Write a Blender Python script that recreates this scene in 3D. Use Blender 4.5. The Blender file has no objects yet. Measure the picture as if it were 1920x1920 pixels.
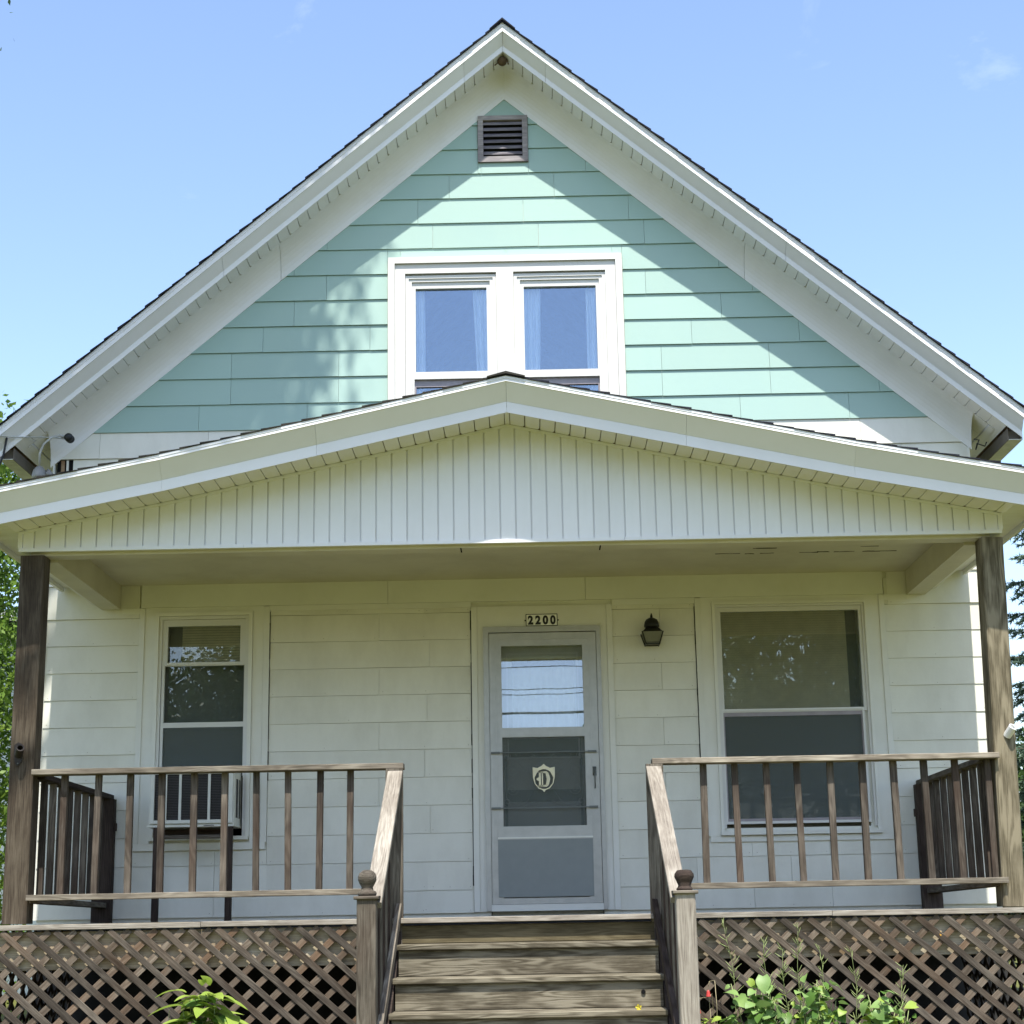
import bpy, math, random
import numpy as np
from mathutils import Vector, Matrix, noise as mnoise

random.seed(7)
rng = np.random.default_rng(7)
S = bpy.context.scene
C = S.collection

# ------------------------------------------------------------------ camera
# metres; X right, Y away from the camera, Z up; Z = 0 is the porch floor / eye level,
# the front wall of the house stands at Y = 0, its ridge at X = 0.
R_ = Vector((0.999815, 0.0, 0.0))
pitch, roll, yaw = math.radians(13.43559), math.radians(-1.01626), math.radians(-0.43362)
fw0 = Vector((math.sin(yaw), math.cos(yaw), 0)); rt0 = Vector((math.cos(yaw), -math.sin(yaw), 0))
fw = fw0*math.cos(pitch) + Vector((0, 0, 1))*math.sin(pitch)
up = Vector((0, 0, 1))*math.cos(pitch) - fw0*math.sin(pitch)
rt3 = rt0*math.cos(roll) + up*math.sin(roll)
up3 = up*math.cos(roll) - rt0*math.sin(roll)
cam_d = bpy.data.cameras.new('camera'); cam = bpy.data.objects.new('camera', cam_d); C.objects.link(cam)
cam.matrix_world = Matrix(((rt3.x, up3.x, -fw.x, 0.10933), (rt3.y, up3.y, -fw.y, -13.65),
                           (rt3.z, up3.z, -fw.z, 0.0), (0, 0, 0, 1)))
cam_d.sensor_fit = 'HORIZONTAL'; cam_d.sensor_width = 36.0; cam_d.lens = 3186.585/1920*36.0
cam_d.clip_start = 0.05; cam_d.clip_end = 2000
S.camera = cam
S.render.resolution_x = 1024; S.render.resolution_y = 1024

# ------------------------------------------------------------------ world and sun
SUN_EL, SUN_AZ = math.radians(63.2), math.radians(2.3)      # azimuth from -Y towards +X
sun_dir = Vector((math.sin(SUN_AZ)*math.cos(SUN_EL), -math.cos(SUN_AZ)*math.cos(SUN_EL), math.sin(SUN_EL)))
W = bpy.data.worlds.new('World'); S.world = W; W.use_nodes = True
wn, wl = W.node_tree.nodes, W.node_tree.links
wn.clear()
sky = wn.new('ShaderNodeTexSky'); sky.sky_type = 'NISHITA'; sky.sun_disc = False
sky.sun_elevation = SUN_EL; sky.sun_rotation = math.pi - SUN_AZ
sky.air_density = 1.0; sky.dust_density = 0.9; sky.ozone_density = 0.9
bg = wn.new('ShaderNodeBackground'); bg.inputs['Strength'].default_value = 0.15
wo = wn.new('ShaderNodeOutputWorld')
# faint wisps of high cloud over the whole sky
tc = wn.new('ShaderNodeTexCoord'); mp = wn.new('ShaderNodeMapping')
mp.inputs['Scale'].default_value = (1.6, 1.6, 3.2); mp.inputs['Rotation'].default_value = (0.3, 0.5, 0.4)
mp.inputs['Location'].default_value = (1.3, 4.1, 2.7)
nz = wn.new('ShaderNodeTexNoise'); nz.inputs['Scale'].default_value = 5.5; nz.inputs['Detail'].default_value = 9
nz.inputs['Roughness'].default_value = 0.62; nz.inputs['Distortion'].default_value = 0.5
cr = wn.new('ShaderNodeValToRGB'); cr.color_ramp.elements[0].position = 0.60; cr.color_ramp.elements[1].position = 0.92
cr.color_ramp.elements[1].color = (0.30, 0.30, 0.30, 1)
mx = wn.new('ShaderNodeMix'); mx.data_type = 'RGBA'
mx.inputs[7].default_value = (5.2, 5.6, 6.4, 1)
wl.new(tc.outputs['Generated'], mp.inputs['Vector']); wl.new(mp.outputs['Vector'], nz.inputs['Vector'])
wl.new(nz.outputs['Fac'], cr.inputs['Fac']); wl.new(cr.outputs['Color'], mx.inputs[0])
tn = wn.new('ShaderNodeMix'); tn.data_type = 'RGBA'; tn.blend_type = 'MULTIPLY'; tn.inputs[0].default_value = 1.0; tn.inputs[7].default_value = (0.975, 0.966, 0.985, 1)
wl.new(sky.outputs['Color'], mx.inputs[6]); wl.new(mx.outputs[2], tn.inputs[6]); wl.new(tn.outputs[2], bg.inputs['Color'])
wl.new(bg.outputs['Background'], wo.inputs['Surface'])
sd = bpy.data.lights.new('sun', 'SUN'); sd.energy = 3.7; sd.angle = math.radians(0.53); sd.color = (1.0, 0.955, 0.88)
so = bpy.data.objects.new('sun', sd); C.objects.link(so)
so.rotation_euler = sun_dir.to_track_quat('Z', 'Y').to_euler(); so.location = sun_dir*40
S.view_settings.view_transform = 'Standard'; S.view_settings.look = 'None'
S.view_settings.gamma = 1.0; S.view_settings.exposure = 1.12
try: S.view_settings.use_curve_mapping = False
except Exception: pass
S.render.engine = 'CYCLES'
S.cycles.max_bounces = 10; S.cycles.diffuse_bounces = 6; S.cycles.glossy_bounces = 4
S.cycles.transparent_max_bounces = 12

# ------------------------------------------------------------------ materials
def new_mat(name):
    m = bpy.data.materials.new(name); m.use_nodes = True
    nt = m.node_tree; b = nt.nodes['Principled BSDF']
    return m, nt, b
def N(nt, t, **kw):
    n = nt.nodes.new(t)
    for k, v in kw.items():
        if k in n.inputs: n.inputs[k].default_value = v
        else: setattr(n, k, v)
    return n
def ramp(nt, fac, stops):
    r = nt.nodes.new('ShaderNodeValToRGB')
    el = r.color_ramp.elements
    while len(el) < len(stops): el.new(0.5)
    for e, (p, c) in zip(el, stops):
        e.position = p; e.color = (*c, 1)
    nt.links.new(fac, r.inputs['Fac']); return r.outputs['Color']
def mixc(nt, fac, a, b, mode='MIX'):
    m = nt.nodes.new('ShaderNodeMix'); m.data_type = 'RGBA'; m.blend_type = mode
    for s, v in ((0, fac), (6, a), (7, b)):
        if hasattr(v, 'links') or hasattr(v, 'is_linked'): nt.links.new(v, m.inputs[s])
        elif s == 0: m.inputs[0].default_value = v
        else: m.inputs[s].default_value = (*v, 1)
    return m.outputs[2]
def coords(nt, scale, rand=True, kind='Object'):
    t = nt.nodes.new('ShaderNodeTexCoord'); mp = nt.nodes.new('ShaderNodeMapping')
    mp.inputs['Scale'].default_value = scale
    v = t.outputs[kind]
    if rand:
        oi = nt.nodes.new('ShaderNodeObjectInfo'); vm = nt.nodes.new('ShaderNodeVectorMath'); vm.operation = 'MULTIPLY_ADD'
        cx = nt.nodes.new('ShaderNodeCombineXYZ')
        for i in range(3): nt.links.new(oi.outputs['Random'], cx.inputs[i])
        vm.inputs[1].default_value = (37.0, 23.0, 51.0)
        nt.links.new(cx.outputs[0], vm.inputs[0]); nt.links.new(v, vm.inputs[2]); v = vm.outputs[0]
    nt.links.new(v, mp.inputs['Vector']); return mp.outputs['Vector']
def bump(nt, b, h, strength=0.3, dist=0.01):
    n = nt.nodes.new('ShaderNodeBump'); n.inputs['Strength'].default_value = strength; n.inputs['Distance'].default_value = dist
    nt.links.new(h, n.inputs['Height']); nt.links.new(n.outputs[0], b.inputs['Normal'])
def obj_tint(nt, col, lo, hi):
    oi = nt.nodes.new('ShaderNodeObjectInfo'); mr = nt.nodes.new('ShaderNodeMapRange')
    mr.inputs['To Min'].default_value = lo; mr.inputs['To Max'].default_value = hi
    nt.links.new(oi.outputs['Random'], mr.inputs['Value'])
    hs = nt.nodes.new('ShaderNodeHueSaturation')
    nt.links.new(mr.outputs[0], hs.inputs['Value']); nt.links.new(col, hs.inputs['Color']); return hs.outputs['Color']

def paint(name, base, dirt=(0.35, 0.33, 0.25), amount=0.25, rough=0.5, lo=0.96, hi=1.02, streak=False, spec=0.35):
    m, nt, b = new_mat(name)
    n1 = N(nt, 'ShaderNodeTexNoise', Scale=2.2, Detail=6.0, Roughness=0.65)
    nt.links.new(coords(nt, (1, 1, 0.45) if streak else (1, 1, 1)), n1.inputs['Vector'])
    n2 = N(nt, 'ShaderNodeTexNoise', Scale=38.0, Detail=4.0, Roughness=0.7)
    nt.links.new(coords(nt, (1, 1, 1)), n2.inputs['Vector'])
    f1 = ramp(nt, n1.outputs['Fac'], [(0.42, (0, 0, 0)), (0.80, (amount, amount, amount))])
    c = mixc(nt, f1, base, dirt)
    f2 = ramp(nt, n2.outputs['Fac'], [(0.66, (0, 0, 0)), (0.80, (amount*0.5, amount*0.5, amount*0.5))])
    c = mixc(nt, f2, c, dirt)
    c = obj_tint(nt, c, lo, hi)
    nt.links.new(c, b.inputs['Base Color'])
    b.inputs['Roughness'].default_value = rough; b.inputs['Specular IOR Level'].default_value = spec
    bump(nt, b, n2.outputs['Fac'], 0.12, 0.004)
    return m
def wood(name, dark, mid, light, ring=26.0, lo=0.72, hi=1.22, stain=None, stain_amt=0.5, contrast=1.0):
    m, nt, b = new_mat(name)
    g = N(nt, 'ShaderNodeTexNoise', Scale=1.0, Detail=2.5, Roughness=0.5, Distortion=0.2)
    nt.links.new(coords(nt, (0.9, 7, 7)), g.inputs['Vector'])
    mu = N(nt, 'ShaderNodeMath', operation='MULTIPLY'); mu.inputs[1].default_value = ring*0.55*6.283
    nt.links.new(g.outputs['Fac'], mu.inputs[0])
    si = N(nt, 'ShaderNodeMath', operation='SINE'); nt.links.new(mu.outputs[0], si.inputs[0])
    mr = N(nt, 'ShaderNodeMapRange'); mr.inputs['From Min'].default_value = -1; nt.links.new(si.outputs[0], mr.inputs['Value'])
    f = N(nt, 'ShaderNodeTexNoise', Scale=1.0, Detail=5.0, Roughness=0.7)
    nt.links.new(coords(nt, (5, 160, 160)), f.inputs['Vector'])
    w = N(nt, 'ShaderNodeTexNoise', Scale=1.0, Detail=4.0, Roughness=0.6)
    nt.links.new(coords(nt, (2.5, 5, 5)), w.inputs['Vector'])
    mm = N(nt, 'ShaderNodeMath', operation='MULTIPLY_ADD'); mm.inputs[1].default_value = 0.17*contrast
    m2 = N(nt, 'ShaderNodeMath', operation='MULTIPLY_ADD'); m2.inputs[1].default_value = 0.80; m2.inputs[2].default_value = -0.17
    nt.links.new(f.outputs['Fac'], m2.inputs[0]); nt.links.new(m2.outputs[0], mm.inputs[2])
    kn = N(nt, 'ShaderNodeTexNoise', Scale=1.0, Detail=2.0); nt.links.new(coords(nt, (3.1, 11, 11)), kn.inputs['Vector'])
    km = N(nt, 'ShaderNodeMapRange'); km.inputs['From Min'].default_value = 0.36; km.inputs['From Max'].default_value = 0.62; nt.links.new(kn.outputs['Fac'], km.inputs['Value'])
    kx = N(nt, 'ShaderNodeMath', operation='MULTIPLY'); nt.links.new(mr.outputs[0], kx.inputs[0]); nt.links.new(km.outputs[0], kx.inputs[1])
    nt.links.new(kx.outputs[0], mm.inputs[0])
    m3 = N(nt, 'ShaderNodeMath', operation='MULTIPLY_ADD'); m3.inputs[1].default_value = 0.62
    nt.links.new(w.outputs['Fac'], m3.inputs[0]); nt.links.new(mm.outputs[0], m3.inputs[2])
    c = ramp(nt, m3.outputs[0], [(0.28, dark), (0.52, mid), (0.80, light)])
    if stain:
        s = N(nt, 'ShaderNodeTexNoise', Scale=1.0, Detail=3.0); nt.links.new(coords(nt, (1.6, 3, 3)), s.inputs['Vector'])
        sf = ramp(nt, s.outputs['Fac'], [(0.48, (0, 0, 0)), (0.68, (stain_amt,)*3)])
        c = mixc(nt, sf, c, stain)
    c = mixc(nt, 1.0, c, (0.95, 0.935, 0.855), 'MULTIPLY')
    c = obj_tint(nt, c, lo, hi)
    nt.links.new(c, b.inputs['Base Color']); b.inputs['Roughness'].default_value = 0.85
    b.inputs['Specular IOR Level'].default_value = 0.2
    bump(nt, b, mm.outputs[0], 0.55, 0.004)
    return m
def plain(name, base, rough=0.5, metal=0.0, spec=0.4, var=0.12):
    m, nt, b = new_mat(name)
    n = N(nt, 'ShaderNodeTexNoise', Scale=14.0, Detail=5.0); nt.links.new(coords(nt, (1, 1, 1)), n.inputs['Vector'])
    c = ramp(nt, n.outputs['Fac'], [(0.3, tuple(x*(1-var) for x in base)), (0.7, tuple(min(1, x*(1+var)) for x in base))])
    nt.links.new(c, b.inputs['Base Color']); b.inputs['Roughness'].default_value = rough
    b.inputs['Metallic'].default_value = metal; b.inputs['Specular IOR Level'].default_value = spec
    return m
def leaf(name, a, bcol, trans=0.35, rough=0.5):
    m, nt, b = new_mat(name)
    n = N(nt, 'ShaderNodeTexNoise', Scale=0.9, Detail=4.0); nt.links.new(coords(nt, (1, 1, 1), rand=False), n.inputs['Vector'])
    n2 = N(nt, 'ShaderNodeTexNoise', Scale=9.0, Detail=2.0); nt.links.new(coords(nt, (1, 1, 1), rand=True), n2.inputs['Vector'])
    ad = N(nt, 'ShaderNodeMath', operation='ADD'); nt.links.new(n.outputs['Fac'], ad.inputs[0]); nt.links.new(n2.outputs['Fac'], ad.inputs[1])
    hf = N(nt, 'ShaderNodeMath', operation='MULTIPLY'); hf.inputs[1].default_value = 0.5; nt.links.new(ad.outputs[0], hf.inputs[0])
    c = ramp(nt, hf.outputs[0], [(0.36, a), (0.64, bcol)])
    nt.links.new(c, b.inputs['Base Color']); b.inputs['Roughness'].default_value = rough; b.inputs['Specular IOR Level'].default_value = 0.3
    tr = nt.nodes.new('ShaderNodeBsdfTranslucent'); nt.links.new(c, tr.inputs['Color'])
    ms = nt.nodes.new('ShaderNodeMixShader'); ms.inputs[0].default_value = trans
    nt.links.new(b.outputs[0], ms.inputs[1]); nt.links.new(tr.outputs[0], ms.inputs[2])
    nt.links.new(ms.outputs[0], nt.nodes['Material Output'].inputs['Surface'])
    return m
def glass(name, refl=0.12, tint=(0.92, 0.95, 0.96), wob=0.0006, refl_tint=(1, 1, 1)):
    m = bpy.data.materials.new(name); m.use_nodes = True; nt = m.node_tree; nt.nodes.remove(nt.nodes['Principled BSDF'])
    gl = nt.nodes.new('ShaderNodeBsdfGlossy'); gl.inputs['Roughness'].default_value = 0.0; gl.inputs['Color'].default_value = (*refl_tint, 1)
    tr = nt.nodes.new('ShaderNodeBsdfTransparent'); tr.inputs['Color'].default_value = (*tint, 1)
    fr = nt.nodes.new('ShaderNodeFresnel'); fr.inputs['IOR'].default_value = 1.5
    ad = N(nt, 'ShaderNodeMath', operation='ADD', use_clamp=True); ad.inputs[1].default_value = refl
    nt.links.new(fr.outputs[0], ad.inputs[0])
    n = N(nt, 'ShaderNodeTexNoise', Scale=2.0, Detail=1.0); nt.links.new(coords(nt, (1, 1, 1)), n.inputs['Vector'])
    bp = nt.nodes.new('ShaderNodeBump'); bp.inputs['Strength'].default_value = 0.25; bp.inputs['Distance'].default_value = wob*10
    nt.links.new(n.outputs['Fac'], bp.inputs['Height']); nt.links.new(bp.outputs[0], gl.inputs['Normal'])
    ms = nt.nodes.new('ShaderNodeMixShader')
    nt.links.new(ad.outputs[0], ms.inputs[0]); nt.links.new(tr.outputs[0], ms.inputs[1]); nt.links.new(gl.outputs[0], ms.inputs[2])
    nt.links.new(ms.outputs[0], nt.nodes['Material Output'].inputs['Surface'])
    return m

M = {}
M['white'] = paint('white_siding_paint', (0.745, 0.735, 0.645), amount=0.36, streak=True)
M['trim'] = paint('white_trim_paint', (0.75, 0.745, 0.675), amount=0.20)
M['soffit'] = paint('soffit_vinyl', (0.80, 0.795, 0.785), amount=0.18, rough=0.4)
M['fascia'] = paint('fascia_aluminium', (0.76, 0.765, 0.77), amount=0.10, rough=0.38)
M['teal'] = paint('pale_green_siding_paint', (0.335, 0.475, 0.42), dirt=(0.31, 0.45, 0.42), amount=0.55, streak=True, lo=0.97, hi=1.03)
M['board'] = paint('gable_vinyl', (0.76, 0.765, 0.76), amount=0.10, rough=0.35, lo=0.98, hi=1.02)
M['ceiling'] = paint('porch_ceiling_paint', (0.60, 0.57, 0.46), dirt=(0.30, 0.26, 0.19), amount=0.4)
M['nail'] = plain('painted_nail_head', (0.36, 0.33, 0.26), 0.6)
M['lath'] = wood('bare_lath', (0.10, 0.06, 0.03), (0.26, 0.16, 0.09), (0.38, 0.27, 0.18))
M['dark'] = plain('dark_void', (0.012, 0.012, 0.012), 0.9, spec=0.05)
M['rail'] = wood('rail_weathered_wood', (0.025, 0.020, 0.016), (0.094, 0.081, 0.068), (0.210, 0.188, 0.163), stain=(0.059, 0.035, 0.025), stain_amt=0.35)
M['hrail'] = wood('handrail_silvered_wood', (0.085, 0.072, 0.062), (0.242, 0.216, 0.193), (0.400, 0.374, 0.342), lo=0.92, hi=1.1)
M['post'] = wood('post_weathered_wood', (0.022, 0.017, 0.010), (0.105, 0.089, 0.060), (0.235, 0.205, 0.150), ring=18, lo=0.95, hi=1.05, contrast=2.1)
M['postl'] = wood('post_brown_wood', (0.021, 0.016, 0.012), (0.060, 0.046, 0.034), (0.134, 0.111, 0.086), ring=16, lo=0.9, hi=1.05, contrast=1.0)
M['step'] = wood('step_weathered_wood', (0.018, 0.015, 0.010), (0.088, 0.076, 0.056), (0.215, 0.195, 0.155), ring=24, lo=0.88, hi=1.15, contrast=2.2)
M['lattice'] = wood('lattice_wood', (0.018, 0.014, 0.011), (0.058, 0.048, 0.040), (0.145, 0.126, 0.108), stain=(0.13, 0.068, 0.03), stain_amt=0.22, lo=0.65, hi=1.3)
M['lattice_rear'] = wood('lattice_back_wood', (0.037, 0.027, 0.020), (0.109, 0.085, 0.067), (0.205, 0.172, 0.142), stain=(0.156, 0.087, 0.048), stain_amt=0.6)
M['railbar'] = wood('rail_cap_wood', (0.050, 0.042, 0.034), (0.165, 0.142, 0.118), (0.35, 0.315, 0.27))
M['baluster'] = wood('baluster_wood', (0.020, 0.015, 0.013), (0.065, 0.053, 0.045), (0.150, 0.129, 0.111), stain=(0.069, 0.039, 0.027), stain_amt=0.4, lo=0.7, hi=1.3)
M['joist'] = wood('joist_wood', (0.10, 0.075, 0.048), (0.36, 0.30, 0.215), (0.58, 0.51, 0.40), stain=(0.24, 0.13, 0.06), stain_amt=0.4)
M['deck'] = wood('deck_board_wood', (0.035, 0.028, 0.016), (0.095, 0.078, 0.045), (0.170, 0.145, 0.090))
M['darkwood'] = wood('dark_and_shaded_wood', (0.012, 0.008, 0.007), (0.038, 0.027, 0.023), (0.075, 0.056, 0.048))
M['shingle'] = plain('asphalt_shingle', (0.022, 0.023, 0.030), 0.95, spec=0.1, var=0.5)
M['shingle_g'] = plain('mossy_asphalt_shingle', (0.034, 0.032, 0.028), 0.95, spec=0.1, var=0.6)
M['gutter'] = plain('gutter_aluminium', (0.55, 0.55, 0.50), 0.45)
M['gutter_dark'] = plain('stained_gutter_metal', (0.14, 0.12, 0.095), 0.6)
M['ventwood'] = wood('vent_weathered_wood', (0.10, 0.09, 0.11), (0.24, 0.22, 0.25), (0.42, 0.39, 0.42), lo=0.95, hi=1.05)
M['louver'] = wood('louver_dark_wood', (0.05, 0.05, 0.065), (0.13, 0.12, 0.15), (0.26, 0.245, 0.28), lo=0.9, hi=1.1)
M['sash'] = paint('white_sash_paint', (0.66, 0.655, 0.62), amount=0.18, rough=0.4)
M['oldsash'] = paint('aged_sash_paint', (0.60, 0.58, 0.50), dirt=(0.22, 0.2, 0.15), amount=0.45, rough=0.5)
M['screenmetal'] = plain('screen_track_metal', (0.30, 0.27, 0.28), 0.5, 0.3)
M['alu'] = plain('storm_door_aluminium', (0.42, 0.42, 0.40), 0.38, 0.35, var=0.08)
M['alu2'] = plain('storm_door_panel', (0.24, 0.26, 0.25), 0.6, 0.0, var=0.03)
M['innerdoor'] = plain('inner_door_paint', (0.55, 0.56, 0.51), 0.5, var=0.05)
M['innerdark'] = plain('inner_door_shadow_line', (0.16, 0.19, 0.165), 0.6)
M['iron'] = plain('black_wrought_iron', (0.020, 0.020, 0.020), 0.45, 0.3)
M['greyiron'] = plain('grey_wire', (0.14, 0.15, 0.14), 0.5, 0.4)
M['cream'] = plain('cream_painted_metal', (0.80, 0.74, 0.52), 0.5)
M['frost'] = plain('lamp_frosted_glass', (0.17, 0.17, 0.13), 0.3)
M['lampblack'] = plain('lamp_black_metal', (0.018, 0.020, 0.018), 0.45, 0.4)
M['plaque'] = plain('plaque_white_enamel', (0.88, 0.875, 0.82), 0.35)
M['digit'] = plain('digit_black_enamel', (0.012, 0.012, 0.012), 0.35)
M['acbody'] = plain('ac_cream_plastic', (0.62, 0.62, 0.55), 0.45, var=0.06)
M['acdark'] = plain('ac_dark_coil', (0.022, 0.020, 0.020), 0.6)
M['acfin'] = plain('ac_louver_fin', (0.055, 0.05, 0.048), 0.5)
M['bracketw'] = plain('white_cast_metal', (0.80, 0.80, 0.78), 0.35, 0.2)
M['bracketb'] = plain('rusty_black_metal', (0.030, 0.024, 0.020), 0.6, 0.3)
M['cable'] = plain('grey_cable', (0.42, 0.43, 0.40), 0.6)
M['cableb'] = plain('black_cable', (0.012, 0.013, 0.014), 0.55)
M['weatherhead'] = plain('cast_zinc', (0.24, 0.24, 0.225), 0.5, 0.2, var=0.3)
M['nest'] = plain('dried_mud', (0.10, 0.065, 0.035), 0.95, var=0.5)
M['curtain'] = plain('pale_blue_curtain', (0.88, 0.90, 0.90), 0.8, var=0.05)
M['sheer'] = plain('white_sheer_curtain', (0.80, 0.82, 0.84), 0.8, var=0.05)
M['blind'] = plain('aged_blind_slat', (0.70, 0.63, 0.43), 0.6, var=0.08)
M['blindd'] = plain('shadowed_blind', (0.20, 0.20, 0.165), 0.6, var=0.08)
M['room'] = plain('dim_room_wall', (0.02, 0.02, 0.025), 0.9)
M['glass_up'] = glass('attic_window_glass', 0.13, wob=0.00002, refl_tint=(0.70, 0.83, 1.0))  # blue tint on the reflection paints in a bluer mirrored sky
M['glass_dn'] = glass('porch_window_glass', 0.02)
M['glass_door'] = glass('storm_door_glass', 0.10, wob=0.00012)
m = bpy.data.materials.new('insect_screen'); m.use_nodes = True; nt = m.node_tree; nt.nodes.remove(nt.nodes['Principled BSDF'])
df = nt.nodes.new('ShaderNodeBsdfDiffuse'); df.inputs['Color'].default_value = (0.15, 0.17, 0.16, 1); tr = nt.nodes.new('ShaderNodeBsdfTransparent')
ms = nt.nodes.new('ShaderNodeMixShader'); ms.inputs[0].default_value = 0.42
nt.links.new(tr.outputs[0], ms.inputs[1]); nt.links.new(df.outputs[0], ms.inputs[2]); nt.links.new(ms.outputs[0], nt.nodes['Material Output'].inputs['Surface']); M['screen'] = m
M['grass'] = leaf('grass_blade', (0.07, 0.15, 0.025), (0.12, 0.22, 0.04), 0.25)
M['lime'] = leaf('lime_green_leaf', (0.25, 0.36, 0.055), (0.36, 0.47, 0.10), 0.35, 0.42)
M['limed'] = leaf('mid_green_leaf', (0.07, 0.15, 0.03), (0.13, 0.24, 0.05), 0.3, 0.42)
M['mint'] = leaf('pale_green_leaf', (0.16, 0.28, 0.08), (0.27, 0.40, 0.13), 0.3, 0.45)
M['stalk'] = leaf('seed_stalk_green', (0.20, 0.27, 0.09), (0.33, 0.38, 0.16), 0.2)
M['straw'] = plain('dry_stem', (0.42, 0.36, 0.22), 0.8)
M['flower'] = leaf('red_petal', (0.62, 0.05, 0.05), (0.75, 0.10, 0.09), 0.3)
M['yellow'] = leaf('yellow_petal', (0.75, 0.62, 0.05), (0.8, 0.7, 0.10), 0.3)
M['orange'] = leaf('orange_leaf', (0.62, 0.30, 0.03), (0.7, 0.4, 0.05), 0.3)
M['tree_l'] = leaf('bright_deciduous_leaf', (0.09, 0.18, 0.022), (0.21, 0.31, 0.05), 0.4)
M['tree_d'] = leaf('street_tree_leaf', (0.035, 0.075, 0.018), (0.075, 0.13, 0.03), 0.3)
M['spruce'] = leaf('spruce_needle', (0.05, 0.095, 0.07), (0.14, 0.21, 0.14), 0.15)
M['bark'] = wood('tree_bark', (0.03, 0.024, 0.018), (0.075, 0.06, 0.045), (0.14, 0.12, 0.09))
M['stone'] = plain('shaded_concrete_foundation', (0.03, 0.029, 0.026), 0.9, var=0.2)  # near-black base puts the deep shade under the deck into the colour
M['nwall'] = plain('neighbour_siding', (0.62, 0.64, 0.60), 0.6)
m, nt, b = new_mat('lawn_ground')
n = N(nt, 'ShaderNodeTexNoise', Scale=0.6, Detail=8.0, Roughness=0.7); nt.links.new(coords(nt, (1, 1, 1), rand=False), n.inputs['Vector'])
nt.links.new(ramp(nt, n.outputs['Fac'], [(0.3, (0.094, 0.098, 0.022)), (0.7, (0.136, 0.138, 0.036))]), b.inputs['Base Color'])
b.inputs['Roughness'].default_value = 0.95; b.inputs['Specular IOR Level'].default_value = 0.1
M['lawn'] = m
m, nt, b = new_mat('garden_soil')
n = N(nt, 'ShaderNodeTexNoise', Scale=6.0, Detail=8.0, Roughness=0.7); nt.links.new(coords(nt, (1, 1, 1), rand=False), n.inputs['Vector'])
nt.links.new(ramp(nt, n.outputs['Fac'], [(0.3, (0.018, 0.013, 0.009)), (0.7, (0.042, 0.030, 0.020))]), b.inputs['Base Color'])
b.inputs['Roughness'].default_value = 1.0; M['soil'] = m

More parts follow.
